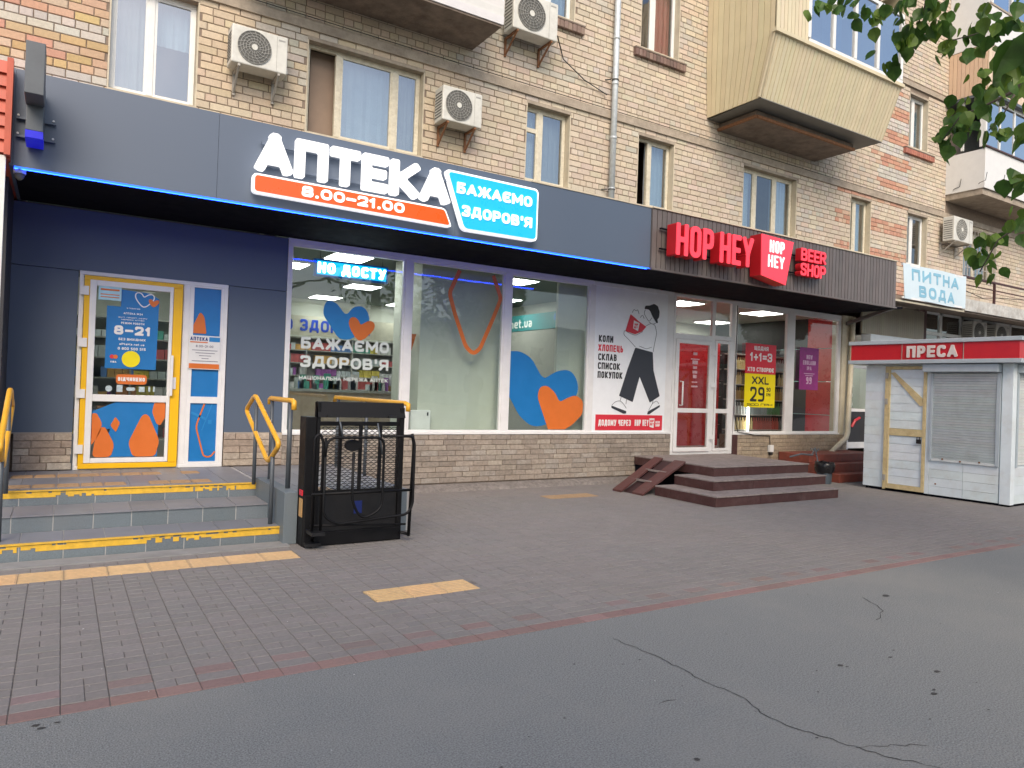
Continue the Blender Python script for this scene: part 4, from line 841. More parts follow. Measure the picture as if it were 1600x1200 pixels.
ld = thing('led_text_display', 'blue LED text display with white moving letters hanging in the pharmacy window', 'display')
MB().box(2.86, 3.93, 9.75, 9.80, 2.97, 3.21).build('casing', M_blue, ld); MB().box(2.90, 3.90, 9.744, 9.75, 3.0, 3.185).build('field', M_ledbg, ld)
o_ = MB(); text(o_, 'НО ДОСТУ', 2.91, 3.02, .145, 9.738, 9.744, .26, W=.98, res=14); o_.build('lettering', M_ledtxt, ld)
for x in (2.95, 3.85): MB().tube([(x, 9.78, 3.21), (x, 9.78, 3.5)], .004, 4).build('hanger', M_cable, ld)
# shelving with packages
PK = [(.62, .62, .60), (.55, .60, .62), (.5, .1, .1), (.1, .22, .5), (.08, .33, .25), (.6, .5, .1), (.45, .5, .5), (.62, .36, .1), (.3, .1, .35), (.6, .6, .58)]
def shelving(x0, x1, y, z0, z1, n, label, along='x', body=M_shelf, back=M_shelf, cols=PK, pw=(.05, .14), ph_=(.09, .2), depth=.3, group='shelf units in the pharmacy'):
    o = thing('shelf_unit', label, 'shelf', group)
    T = (lambda u, d, z: (u, y+d, z)) if along == 'x' else (lambda u, d, z: (y+d, u, z)) if along == 'y' else None
    if along == 'y-': T = lambda u, d, z: (y-d, u, z)
    MB(T).box(x0, x1, depth, depth+.02, z0, z1).build('back_panel', back, o)
    k = max(1, round((x1-x0)/1.0))
    for i in range(k+1):
        a = x0+(x1-x0)*i/k; MB(T).box(a-.012, a+.012, 0, depth-.002, z0, z1).build('upright', body, o)
    for j in range(n+1):
        zz = z0+(z1-z0)*j/n; MB(T).box(x0, x1, .004, depth-.004, zz-.011, zz+.011).build('shelf', body, o)
    pm = MB(T); gap = (z1-z0)/n
    for j in range(n):
        u = x0+.03; zz = z0+gap*j+.012
        while u < x1-.1:
            c = R.choice(cols); w = R.uniform(*pw); h = min(R.uniform(*ph_), gap-.04); rep = R.randint(1, 5)
            for _ in range(rep):
                if u+w > x1-.02: break
                if R.random() < .93: pm.box(u, u+w*.93, .03+R.uniform(0, .03), .2, zz, zz+h, jit(c, .1))
                u += w
    stuff(pm.build('packages', M_prod, o)); return o
shelving(2.6, 7.0, 16.7, .5, 2.55, 7, 'long medicine shelves on the back wall of the pharmacy')
shelving(.0, 1.9, 13.2, .5, 2.45, 6, 'medicine shelves seen through the yellow door', cols=PK+[(.6, .25, .08)])
shelving(10.6, 16.5, 9.2-.02, .5, 2.85, 8, 'medicine shelves along the right wall of the pharmacy', along='y-')
bn = thing('wall_banner', 'cream banner with blue letters О ЗДОРОВ on the pharmacy back wall', 'banner')
MB().box(2.4, 8.8, 16.66, 16.70, 2.6, 3.05).build('board', mat('cream banner', (.50, .48, .38), .6), bn)
o_ = MB(); text(o_, "О ЗДОРОВ'Я", 4.25, 2.70, .27, 16.65, 16.66, .2, W=2.05, res=14); o_.build('lettering', mat('deep blue print', (.01, .06, .5), .5), bn)
bt = thing('website_banner', 'teal banner ending in net.ua over the right-hand pharmacy shelves', 'banner')
TT = lambda u, d, z: (8.85+d, u, z)
MB(TT).box(11.5, 17.0, 0, .03, 2.86, 3.22).build('board', M_teal, bt)
T2 = lambda u, d, z: (8.85+d, 14.6-u, z)
o_ = MB(T2); text(o_, 'net.ua', .28, 2.93, .20, -.006, 0, .18, W=.92, res=14); o_.build('lettering', M_whp, bt)
MB(TT).disc(12.1, 3.0, .13, -.008, 0).build('orange_dot', M_orange, bt); MB(TT).disc(12.5, 3.1, .08, -.006, 0).build('blue_dot', M_blue2, bt)
ct = thing('cabinet', 'pale cabinet against the left side of the first shop window', 'cabinet'); MB().box(2.5, 2.98, 11.2, 11.7, .43, 1.95).build('body', mat('pale mint cabinet', (.42, .46, .42), .5), ct)
cn = thing('counter', 'pharmacy counter with wood front and shelves of boxes', 'counter')
MB().box(3.3, 6.6, 13.4, 13.9, .43, 1.35).build('body', M_wood, cn); MB().box(3.25, 6.65, 13.35, 13.95, 1.35, 1.40).build('top', M_shelf, cn)
pm = MB()
for _ in range(46):
    u = R.uniform(3.3, 6.5); pm.box(u, u+R.uniform(.04, .1), 13.42, 13.55, 1.401, 1.401+R.uniform(.08, .3), jit(R.choice(PK), .1))
stuff(pm.build('counter_packages', M_prod, cn))
rd = thing('panel_radiator', 'white panel radiator behind the bottom left of the second shop window', 'radiator'); MB().box(4.34, 4.66, 9.70, 9.78, .62, 1.17).build('panel', M_white, rd, bevel=.01)
MB().box(4.60, 4.62, 9.69, 9.70, 1.09, 1.14).build('valve', M_blkp, rd)
fl = thing('paper_flag', 'orange and blue pennant hanging inside beside the partition', 'pennant'); MB().prism([(4.30, 2.3), (4.50, 2.3), (4.42, 2.02)], 9.96, 9.965).build('orange_flag', M_orange, fl); MB().prism([(4.26, 2.1), (4.40, 2.06), (4.33, 1.92)], 9.97, 9.975).build('blue_flag', M_blue2, fl)

# pharmacy sign
sg = thing('pharmacy_sign', 'illuminated white АПТЕКА letters over an orange 8.00-21.00 board', 'sign')
text(None, 'АПТЕКА', 1.655, 3.735, .415, 7.86, 7.93, .25, W=2.27, sp=.03, res=30, each=lambda ch, mb: mb.build('letter', M_litw, sg))
sb = thing('slogan_sign', 'cyan lit board reading БАЖАЄМО ЗДОРОВ\'Я right of the АПТЕКА letters', 'sign')
def board(parent, pts, r, y, m, rim=.028):
    MB().prism(rounded(pts, r), y, y+.07).build('rim', M_litw2, parent)
    c = Vector((sum(p[0] for p in pts)/len(pts), sum(p[1] for p in pts)/len(pts)))
    inn = []
    n = len(pts)
    for i in range(n):
        p = Vector(pts[i]); a = (Vector(pts[i-1])-p).normalized(); b = (Vector(pts[(i+1) % n])-p).normalized(); s = abs(a.x*b.y-a.y*b.x)
        inn.append(tuple(p+(a+b)*rim/s))
    MB().prism(rounded(inn, max(.01, r-rim*.6)), y-.012, y-.001).build('face', m, parent)
board(sg, [(1.63, 3.49), (3.98, 3.47), (3.88, 3.69), (1.63, 3.70)], .05, 7.88, M_lito, .022)
board(sb, [(3.86, 4.17), (5.23, 4.16), (5.23, 3.47), (4.13, 3.46)], .07, 7.88, M_litb)
o_ = MB(); text(o_, '8.00-21.00', 2.74, 3.535, .115, 7.855, 7.867, .26, W=1.20, center=True, res=16); o_.build('hours_lettering', M_litw, sg)
o_ = MB(); text(o_, 'БАЖАЄМО', 4.02, 3.90, .135, 7.855, 7.867, .24, W=1.10, res=16); text(o_, "ЗДОРОВ'Я", 4.10, 3.63, .135, 7.855, 7.867, .24, W=1.03, res=16); o_.build('slogan_lettering', M_litw, sb)
MB().box(1.72, 3.85, 7.935, 7.965, 3.80, 3.83).box(1.72, 3.95, 7.935, 7.965, 4.03, 4.06).build('mounting_rail', M_slate, sg)
MB().box(4.1, 5.1, 7.955, 8.0, 3.6, 3.64).box(4.1, 5.1, 7.955, 8.0, 4.0, 4.04).build('mounting_rail', M_slate, sb)

# projecting sign, camera, neighbour's roof end at the far left
pj = thing('projecting_sign', 'grey projecting box sign seen edge-on with a blue underside', 'sign')
MB().box(-.345, -.205, 7.30, 7.62, 3.86, 4.30).build('upper_box', M_greyb, pj, bevel=.006); MB().box(-.34, -.21, 7.62, 7.96, 3.64, 4.1).build('lower_box', M_greyb, pj, bevel=.006)
MB().box(-.341, -.209, 7.615, 7.965, 3.575, 3.638).build('blue_tip', mat('blue edge plastic', (.01, .01, .5), .4, emit=(.01, .01, .6), es=.25), pj)
for zz in (3.82, 3.655):
    MB().box(-.425, -.12, 7.955, 7.985, zz, zz+.022).build('mounting_bar', M_slate, pj)
    for x in (-.41, -.14): MB().disc(x, zz+.03, .010, 7.945, 7.96, 8).build('bolt', M_white, pj)
cc = thing('dome_camera', 'small round security camera under the left end of the blue lit canopy edge', 'camera')
MB().tube([(-.39, 8.10, 3.40), (-.39, 8.10, 3.35)], .05, 16).build('base', M_ac, cc, smooth=False); MB().tube([(-.39, 8.10, 3.35), (-.39, 8.10, 3.32), (-.39, 8.08, 3.295)], [.042, .036, .015], 16).build('dome', M_acb, cc, smooth=True)
nb = thing('neighbour_roof_edge', 'orange red metal tile edge of the next shop at the far left', 'roof')
for i in range(7):
    z0 = 3.46+i*.118; MB().hexa([(-2.4, 7.84, z0), (-.47, 7.84, z0), (-.47, 7.90, z0), (-2.4, 7.90, z0), (-2.4, 7.87, z0+.115), (-.47, 7.87, z0+.115), (-.47, 7.90, z0+.115), (-2.4, 7.90, z0+.115)], jit((1, 1, 1), .07)).build('metal_tile', M_tilered, nb)
MB().box(-2.4, -.455, 7.90, 9.8, 3.42, 4.24).build('box', M_tilered, nb); MB().box(-.50, -.452, 7.81, 7.90, 3.44, 4.30).build('end_trim', M_tilered, nb)
MB().box(-.535, -.485, 7.86, 7.91, .02, 3.44).build('pale_post', M_pvc, nb)
MB().box(-2.4, -.50, 8.6, 9.5, 0, 3.42).build('shop_wall', M_intb, nb)

# ------------------------------------------------------------------ beer shop front
bs = thing('beer_shop', 'red beer shop front with white door, two windows and brown planked canopy', 'shop front')
n = 66; x0 = 7.33; dx = (13.72-7.33)/n
pl = {}
for i in range(n):
    a = x0+i*dx; k = i % 5
    if k not in pl: pl[k] = MB().box(0, dx*.86, 0, .03, 0, .88, jit((1, 1, 1), .09)).mesh('cladding_plank', M_brown)
    inst(pl[k], 'cladding_plank', bs, (a+dx*.07, 7.975, 3.40))
MB().box(7.33, 13.72, 8.0, 8.04, 3.40, 4.27, (.45, .45, .45)).build('cladding_backing', M_brown, bs)
MB().box(7.33, 13.74, 7.955, 8.01, 3.372, 3.398).build('bottom_trim', M_brown, bs); MB().box(7.33, 13.74, 7.955, 8.06, 4.283, 4.30).build('cap', M_cream, bs)
B('canopy_roof', M_gsheet, bs, 7.33, 13.72, 8.04, W0-.01, 4.22, 4.26)
for i in range(14):
    a = 8.05+i*.107; MB().box(13.70, 13.72, a, a+.098, 3.40, 4.26, jit((.9, .9, .9), .08)).build('end_plank', M_brown, bs)
# white poster wall section
pw_ = MB().box(7.56, 9.20, S-.02, S+.04, .86, 3.325).build('poster_panel', mat('white poster film', (.84, .87, .89), .45, var=.03), bs)
MB().box(9.20, 9.37, S-.012, S+.05, .84, 3.39).box(7.5, 9.2, S-.025, S+.04, 3.325, 3.39).build('post', M_white, bs, bevel=.005)
yy0, yy1 = S-.026, S-.021
o_ = MB().box(7.63, 9.15, yy0, yy1, .89, 1.155); o_.build('red_band', M_redp, pw_)
o_ = MB(); text(o_, 'ДОДОМУ ЧЕРЕЗ', 7.69, .965, .105, yy0-.004, yy0-.0005, .19, W=.72, sp=.012, res=14); text(o_, 'HOP HEY', 8.50, .965, .11, yy0-.004, yy0-.0005, .15, W=.32, sp=.012, res=14); o_.build('band_lettering', M_whp, pw_); o_ = MB().prism([(8.84, 1.10), (8.96, 1.10), (8.945, .93), (8.85, .95)], yy0-.004, yy0-.0005); o_.build('band_badge', M_whp, pw_); o_ = MB(); text(o_, 'BEER', 8.99, 1.01, .045, yy0-.004, yy0-.0005, .2, W=.1, res=8); text(o_, 'SHOP', 8.99, .955, .045, yy0-.004, yy0-.0005, .2, W=.1, res=8)
o_.build('band_lettering', M_whp, pw_)
o_ = MB(); text(o_, 'HOP', 8.90, 1.03, .045, yy0-.007, yy0-.0045, .2, W=.08, center=True, res=8); text(o_, 'HEY', 8.90, .975, .045, yy0-.007, yy0-.0045, .2, W=.08, center=True, res=8); o_.build('badge_lettering', M_redp, pw_)
o_ = MB()
for s, zz, W in (('КОЛИ', 2.38, .31), ('СКЛАВ', 2.07, .40), ('СПИСОК', 1.92, .48), ('ПОКУПОК', 1.77, .54)): text(o_, s, 7.645, zz, .115, yy0, yy1, .19, W=W, res=13)
o_.build('black_lettering', M_blkp, pw_)
o_ = MB(); text(o_, 'ХЛОПЕЦЬ', 7.64, 2.225, .115, yy0, yy1, .19, W=.54, res=13); o_.build('red_lettering', M_redp, pw_)
fig = MB().prism(rounded([(8.46, 2.33), (8.87, 2.27), (8.90, 1.95), (9.07, 1.50), (8.84, 1.38), (8.58, 1.83), (8.44, 1.38), (8.13, 1.48), (8.30, 1.95)], .012, 2), yy0, yy1)
fig.build('printed_trousers', M_dark, pw_)
MB().prism(rounded([(8.64, 3.02), (8.66, 3.08), (8.76, 3.09), (8.86, 3.13), (8.95, 3.10), (9.0, 3.0), (8.99, 2.90), (8.95, 2.86), (8.97, 2.80), (8.94, 2.79), (8.84, 2.90), (8.78, 2.99), (8.74, 3.02)], .02, 3), yy0, yy1).build('printed_cap', M_blkp, pw_)
MB().prism(rounded([(8.32, 2.90), (8.40, 2.86), (8.50, 2.80), (8.69, 2.71), (8.60, 2.62), (8.44, 2.56), (8.22, 2.60)], .01, 2), yy0-.003, yy0-.0005).build('printed_bag', M_redp, pw_)
MB().prism([(8.40, 2.80), (8.53, 2.76), (8.50, 2.62), (8.385, 2.66)], yy0-.006, yy0-.0035).build('bag_badge', M_whp, pw_)
o_ = MB(); text(o_, 'HOP', 8.455, 2.71, .04, yy0-.009, yy0-.0065, .2, W=.08, center=True, res=8); text(o_, 'HEY', 8.445, 2.66, .04, yy0-.009, yy0-.0065, .2, W=.08, center=True, res=8); o_.build('bag_lettering', M_redp, pw_)
ln = MB(); LN = [[(8.68, 2.72), (8.80, 2.78), (8.90, 2.76), (8.95, 2.62), (8.90, 2.40), (8.88, 2.28)], [(8.46, 2.34), (8.30, 2.46), (8.18, 2.54), (8.20, 2.62), (8.28, 2.58), (8.45, 2.54), (8.62, 2.62)], [(8.66, 3.01), (8.63, 2.94), (8.70, 2.86), (8.76, 2.80), (8.82, 2.88)], [(8.76, 2.80), (8.84, 2.76), (8.93, 2.80)], [(8.18, 1.48), (8.16, 1.40)], [(8.30, 1.44), (8.29, 1.34)], [(8.92, 1.42), (8.90, 1.36)],
          [(7.98, 1.32), (8.05, 1.38), (8.16, 1.40), (8.24, 1.34), (8.30, 1.27)], [(8.82, 1.24), (8.90, 1.36), (9.0, 1.42), (9.06, 1.36)], [(8.55, 2.36), (8.72, 2.32), (8.84, 2.36)], [(8.36, 2.93), (8.40, 3.0), (8.45, 2.96), (8.48, 3.0), (8.52, 2.92)], [(8.55, 2.86), (8.60, 2.92), (8.64, 2.85)]]
for l in LN: strip(ln, rounded(l, .04, 3, False), .008, yy0, yy1)
ln.build('figure_outline', mat('grey outline print', (.2, .21, .22), .5), pw_)
MB().prism([(7.97, 1.31), (8.30, 1.22), (8.30, 1.18), (8.24, 1.175), (7.97, 1.27)], yy0, yy1).build('printed_sole', M_dark, pw_); o_ = MB().prism([(8.80, 1.22), (9.08, 1.34), (9.08, 1.305), (8.84, 1.175), (8.79, 1.17)], yy0, yy1); o_.build('printed_sole', M_dark, pw_)
# door unit
du = frame(MB(), 9.375, 11.0, .44, 3.375, .05, S-.015, S+.05).box(10.37, 10.46, S-.012, S+.05, .49, 3.325).box(9.425, 10.37, S-.012, S+.05, 2.56, 2.66).box(10.46, 10.95, S-.012, S+.05, 2.60, 2.68).box(10.90, 11.0, S-.01, S+.051, .49, 3.325).build('door_frame', M_white, bs, bevel=.005)
MB().box(9.425, 10.37, S+.01, S+.016, 2.66, 3.325).box(10.46, 10.90, S+.01, S+.016, 2.68, 3.325).build('transom_pane', G_beer, du)
d2 = frame(MB(), 9.43, 10.36, .50, 2.555, .075, S-.045, S+.01).box(9.505, 10.285, S-.045, S+.01, 1.215, 1.295).build('door', M_white, bs, bevel=.005); d2['label'] = 'white framed glass door showing red in the glass'
MB().box(9.505, 10.285, S-.02, S-.014, .575, 1.215).box(9.505, 10.285, S-.02, S-.014, 1.295, 2.48).build('pane', G_beer, d2)
MB().tube([(9.55, S-.045, 1.35), (9.55, S-.11, 1.35), (9.55, S-.11, 1.78), (9.55, S-.045, 1.78)], .014, 8).build('handle', M_white, d2, smooth=True)
for zz in (.72, 1.70, 2.3): MB().box(10.33, 10.43, S-.06, S-.045, zz, zz+.09).build('hinge', M_white, d2)
s3 = frame(MB(), 10.47, 10.895, .50, 2.59, .05, S-.02, S+.02).box(10.52, 10.845, S-.02, S+.02, 1.215, 1.295).build('side_light', M_white, bs)
MB().box(10.52, 10.845, S, S+.006, .55, 1.215).box(10.52, 10.845, S, S+.006, 1.295, 2.54).build('pane', G_beer, s3)
ds_ = MB()
for q, (w, h) in enumerate(((.10, .05), (.22, .02), (.14, .07), (.10, .05), (.12, .05), (.09, .06), (.14, .02), (.16, .03))): ds_.box(9.93-w/2, 9.93+w/2, S-.026, S-.021, 2.28-q*.085, 2.28-q*.085+h)
ds_.build('door_sticker', mat('translucent white sticker', (.6, .4, .42), .5, var=.3, scale=60), d2)
BW = [shop_window(a, b_, .84, 3.30, G_beer, bs) for a, b_ in ((11.04, 12.58), (12.78, 14.30))]
MB().box(12.58, 12.78, S-.015, S+.05, .84, 3.30).box(14.30, 14.36, S-.015, S+.05, .84, 3.30).box(11.0, 14.4, S-.015, S+.05, 3.30, 3.39).box(11.0, 14.4, S-.04, S+.05, .805, .84).build('window_posts', M_white, bs, bevel=.005)
MB().box(14.36, 14.72, S-.05, S+.2, .80, 3.395).build('pilaster', M_beigep, bs); MB().box(11.0, 11.13, S-.04, S+.05, .40, .80).build('dark_box', M_woodst, bs)
B('wall_core', M_room, bs, 11.0, 14.7, S+.05, S+.3, 0, .80)
plinth(bs, 11.14, 14.66, .18, .80, .078, .27, [(.38, .31, .22), (.41, .33, .24), (.36, .29, .21), (.33, .27, .20)], seed=11, name='cladding_brick')
MB().box(11.1, 14.7, S-.10, S+.04, -.01, .18).build('concrete_base', M_conc, bs)
# interior
B('interior_floor', M_floor, bs, 9.36, 14.7, S+.3, 13.6, .38, .44); B('interior_ceiling', M_int, bs, 9.36, 14.7, S+.3, 13.6, 3.40, 3.45)
B('interior_wall', M_intr, bs, 9.36, 12.0, 13.5, 13.6, .44, 3.5); B('interior_wall', M_int, bs, 12.0, 14.7, 13.5, 13.6, .44, 3.5)
B('interior_wall', M_intr, bs, 9.31, 9.36, S+.3, 13.6, .44, 3.5)
for i, (ya, yb) in enumerate(((9.87, 10.52), (10.525, 11.5), (11.505, 12.5), (12.505, 13.49))):
    for j in range(4):
        z0_ = .46+j*.75; MB().box(14.58, 14.60, ya, yb, z0_, z0_+.735).build('wall_cassette', M_intr if i < 1 else M_intb, bs)
B('red_reflection_wall', M_intr, bs, 9.9, 12.55, 11.3, 11.35, .44, 2.75)  # added red wall, stands in for a red shop reflected in the door
for x, y, lb in [(12.85, 10.45, 'above the red 1+1=3 poster'), (10.5, 10.5, 'behind the transom of the beer shop door'), (13.7, 12.6, 'deep in the beer shop over the bottle shelves'), (11.6, 12.4, 'behind the red reflection wall added in the beer shop')]:
    t = thing('ceiling_light', 'square white light panel '+lb, 'ceiling light', 'square light panels in the beer shop ceiling')
    MB().box(x-.36, x+.36, y-.33, y+.33, 3.368, 3.398).build('frame', M_white, t); MB().box(x-.33, x+.33, y-.3, y+.3, 3.36, 3.367).build('diffuser', M_panel, t)
BT = [(.5, .5, .48), (.1, .25, .1), (.35, .2, .05), (.5, .1, .08), (.12, .12, .12), (.3, .35, .36), (.55, .42, .2), (.08, .18, .3)]
def bottles(x0, x1, y, z0, z1, n, label):
    o = thing('bottle_shelf', label, 'shelf', 'drink shelves in the beer shop')
    MB().box(x0, x1, y+.3, y+.32, z0, z1).build('back_panel', M_intb, o)
    for j in range(n+1):
        zz = z0+(z1-z0)*j/n; MB().box(x0, x1, y, y+.3, zz-.01, zz+.01).build('shelf', M_cablew if j else M_intb, o)
    bm_ = MB(); gap = (z1-z0)/n
    for j in range(n):
        u = x0+.05; zz = z0+gap*j+.012; c = R.choice(BT); r = .033
        while u < x1-.05:
            if R.random() < .2: c = R.choice(BT); r = R.choice([.03, .036, .042])
            h = gap-.07
            if R.random() < .92: bm_.tube([(u, y+.07, zz), (u, y+.07, zz+h*.6), (u, y+.07, zz+h*.78), (u, y+.07, zz+h)], [r, r, r*.45, r*.4], 7, tint=jit(c, .15))
            u += r*2.25
    stuff(bm_.build('bottles', M_prod, o)); return o
bottles(12.7, 14.55, 11.0, .46, 2.5, 6, 'bottle shelves behind the red and yellow promotion posters')
bottles(12.6, 14.4, 12.9, .46, 2.6, 6, 'bottle shelves deep inside the beer shop')
B('fridge_light', M_panel, bs, 13.12, 13.15, 10.93, 10.96, .5, 1.35)
# promo posters on the glass
pr = thing('promotion_poster', 'red poster with white 1+1=3 lettering in the beer shop window', 'poster')
px0, px1 = 11.30, 12.20
MB().box(px0, px1, S-.03, S-.022, 2.01, 2.60).build('sheet', M_redp, pr)
o_ = MB(); c_ = (px0+px1)/2
text(o_, 'ЩОДНЯ', c_, 2.47, .085, S-.035, S-.0305, .22, W=.42, center=True, res=11); text(o_, '1+1=3', c_, 2.255, .17, S-.035, S-.0305, .2, W=.66, center=True, res=14); text(o_, 'КУПУЙ 2 ПИВА', c_, 2.185, .04, S-.035, S-.0305, .2, W=.40, center=True, res=8) if 'Й' in GL else None
text(o_, 'ХТО СТВОРЮЄ', c_, 2.05, .085, S-.035, S-.0305, .22, W=.78, center=True, res=11); o_.build('lettering', M_whp, pr)
pr2 = thing('price_poster', 'yellow XXL 29 price poster directly under the red poster', 'poster')
MB().box(px0, px1, S-.03, S-.022, 1.345, 2.005).build('sheet', M_yelpr, pr2)
o_ = MB(); text(o_, 'XXL', c_+.0, 1.80, .155, S-.035, S-.0305, .2, W=.5, center=True, res=14); text(o_, '29', c_-.08, 1.46, .29, S-.035, S-.0305, .16, W=.42, center=True, res=18)
text(o_, '90', 12.0, 1.66, .085, S-.035, S-.0305, .16, W=.12, center=True, res=9); text(o_, 'ГРН', 12.0, 1.57, .06, S-.035, S-.0305, .16, W=.12, center=True, res=9); text(o_, '500 ГРН', c_, 1.375, .045, S-.035, S-.0305, .18, W=.75, center=True, res=8); o_.build('lettering', M_blkp, pr2)
pp = thing('purple_poster', 'purple poster with pale lettering in the right beer shop window', 'poster')
MB().box(12.96, 13.58, S-.03, S-.022, 1.74, 2.62).build('sheet', M_purp, pp)
o_ = MB(); text(o_, 'NEW', 13.27, 2.38, .09, S-.035, S-.0305, .24, W=.2, center=True, res=10); text(o_, 'ENGLAND', 13.27, 2.26, .09, S-.035, S-.0305, .24, W=.42, center=True, res=10); text(o_, 'IPA', 13.27, 2.15, .08, S-.035, S-.0305, .24, W=.15, center=True, res=10)
text(o_, '99', 13.27, 1.86, .15, S-.035, S-.0305, .2, W=.18, center=True, res=12); o_.box(13.1, 13.45, S-.034, S-.0305, 2.07, 2.085).box(13.15, 13.4, S-.034, S-.0305, 2.03, 2.045); o_.build('lettering', mat('pink print', (.6, .4, .55), .5), pp)

# beer shop sign
hs = thing('beer_shop_sign', 'red HOP HEY raised letters on the brown planks', 'sign')
def letter3d(s, x, z, h, W, w, parent, y=7.70, d=.20, res=26, sp=.03):
    def e(ch, mb):
        mb.build('letter', M_redl, parent)
    text(None, s, x, z, h, y, y+.012, w, W=W, sp=sp, res=res, each=e)
    text(None, s, x, z, h, y+.013, y+d, w, W=W, sp=sp, res=res, each=lambda ch, mb: mb.build('letter_return', M_redside, parent))
letter3d('HOP', 7.56, 3.585, .47, .78, .165, hs, sp=.04); letter3d('HEY', 8.48, 3.585, .47, .76, .165, hs, sp=.035)
sgn2 = thing('shield_sign', 'red tapering shield box with white HOP HEY between the lettering', 'sign')
MB().prism([(9.42, 4.16), (10.22, 4.13), (10.05, 3.40), (9.44, 3.50)], 7.70, 7.713).build('face', M_redl, sgn2); MB().prism([(9.42, 4.16), (10.22, 4.13), (10.05, 3.40), (9.44, 3.50)], 7.714, 7.93).build('box', M_redside, sgn2)
o_ = MB(); text(o_, 'HOP', 9.80, 3.89, .20, 7.69, 7.6995, .17, W=.36, center=True, res=16); text(o_, 'HEY', 9.79, 3.65, .20, 7.69, 7.6995, .17, W=.40, center=True, res=16); o_.build('lettering', M_litw2, sgn2)
s4 = thing('beer_shop_lettering', 'small red BEER SHOP letters at the right of the red sign', 'sign')
letter3d('BEER', 10.54, 3.885, .215, .68, .19, s4, y=7.78, d=.12, res=20, sp=.02); letter3d('SHOP', 10.54, 3.635, .215, .68, .19, s4, y=7.78, d=.12, res=20, sp=.02)
MB().box(7.45, 11.3, 7.92, 7.95, 3.68, 3.70).box(7.45, 11.3, 7.92, 7.95, 3.98, 4.0).build('mounting_rail', M_soffit, hs)

# beige downpipe at the corner with its bend
bp_ = thing('beige_downpipe', 'beige square downpipe bending towards the beer shop steps', 'drainpipe')
MB().tube([(14.60, 9.42, 3.36), (14.50, 9.40, .86), (14.42, 9.38, .74), (13.52, 9.3, .27)], .055, 8).build('pipe', M_beigep, bp_, smooth=True)
MB().tube([(13.50, 9.3, .25), (13.36, 9.28, .14)], .05, 8).build('outlet', M_beigep, bp_, smooth=True)
br = thing('canopy_bracket', 'grey diagonal steel strut under the right end of the brown canopy', 'bracket')
MB().bar((14.5, 9.5, 3.22), (14.0, 8.2, 3.42), .07).build('strut', M_gsheet, br)
sk = thing('cable_socket_box', 'small white socket box with cable on the bricks under the beer shop window', 'socket')
MB().box(12.02, 12.14, S-.10, S-.04, .46, .60).build('box', M_white, sk, bevel=.008); MB().box(12.05, 12.11, S-.10, S-.05, .40, .458).build('plug', M_cable, sk)
MB().tube([(12.08, S-.05, .6), (12.06, S-.05, .78), (11.6, S-.06, .80), (11.12, S-.05, .86), (11.02, S-.03, 1.2), (11.02, S-.03, 3.3)], .008, 6).build('cable', M_cable, sk)

# ------------------------------------------------------------------ steps
ps = thing('pharmacy_steps', 'grey tiled entrance steps with worn yellow nosings', 'steps')
TR = [(6.94, 0, .145), (7.42, .145, .29), (7.96, .29, .43)]
xL, xR = -1.2, 1.80
MB().box(xL, 1.84, 6.943, 9.5, -.04, .140).box(xL, 1.84, 7.423, 9.5, .140, .284).box(xL, 3.15, 7.963, 9.51, -.04, .424).box(1.845, 3.15, 7.02, 7.974, -.04, .424).build('core', M_grout, ps)
def tile(a, b_, y0_, y1_, z0_, z1_, m, nm): MB().box(a, b_, y0_, y1_, z0_, z1_, jit((1, 1, 1), .08, .01)).build(nm, m, ps)
for q, (y, z0_, z1_) in enumerate(TR):
    off = (0.05, -.03, .0)[q]; TW = .302; k = 0; a = xL+off-.3
    while a < xR:
        s0, s1 = max(a, xL)+.003, min(a+TW, xR+.02)-.004
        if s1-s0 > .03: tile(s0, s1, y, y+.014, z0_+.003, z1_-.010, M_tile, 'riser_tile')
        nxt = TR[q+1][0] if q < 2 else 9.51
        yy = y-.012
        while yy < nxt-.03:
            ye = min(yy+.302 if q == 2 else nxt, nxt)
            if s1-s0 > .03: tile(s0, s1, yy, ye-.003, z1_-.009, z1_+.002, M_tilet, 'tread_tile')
            yy = ye
        a += TW+.001
    if q != 1:   # worn nosing paint: irregular patches on the riser
        pm = MB(); x = xL; rr = random.Random(40+q)
        while x < xR:
            w = rr.uniform(.012, .05); n_ = .5+.5*math.sin(x*5.1+q*2)+rr.uniform(-.3, .3); h = .056 if n_ > .12 else rr.choice([.028, .012, .04]); gapz = rr.choice([0, 0, 0, .014]) if n_ < .75 else 0
            pm.box(x, x+w, y-.0135, y-.0122, z1_-.008-h*.0-.0, z1_+.0015); pm.box(x, x+w, y-.003, y-.0005, z1_-.010-h, z1_-.012-gapz) ; x += w
        pm.box(xL, xR, y-.0121, y+.02, z1_+.0022, z1_+.0035)
        stuff(pm.build('nosing_paint', M_yelp, ps))
for i in range(2):
    for k in range(13):
        a = xL+.2+k*.2
        if a > 1.3: break
        if R.random() < (.95 if i == 0 else .7):
            mm = MB(); tactile(mm, a, a+.19, (8.12, 8.9)[i], (8.12, 8.9)[i]+.2, .437, tint=(.62, .58, .6)); mm.build('tactile_tile', M_tact, ps)
for i in range(5):
    a = 1.86+i*.258
    for j in range(8):
        yy = 7.01+j*.31
        MB().box(a, a+.254, yy, min(yy+.306, 9.5), .4245, .4325, jit((1, 1, 1), .08, .01)).build('tread_tile', M_tilet, ps)
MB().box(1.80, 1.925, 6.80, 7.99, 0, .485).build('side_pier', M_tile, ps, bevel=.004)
for i in range(4): MB().box(1.93+i*.3, 2.225+i*.3, 7.005, 7.018, .0, .42, jit((1, 1, 1), .08, .01)).build('riser_tile', M_tile, ps)
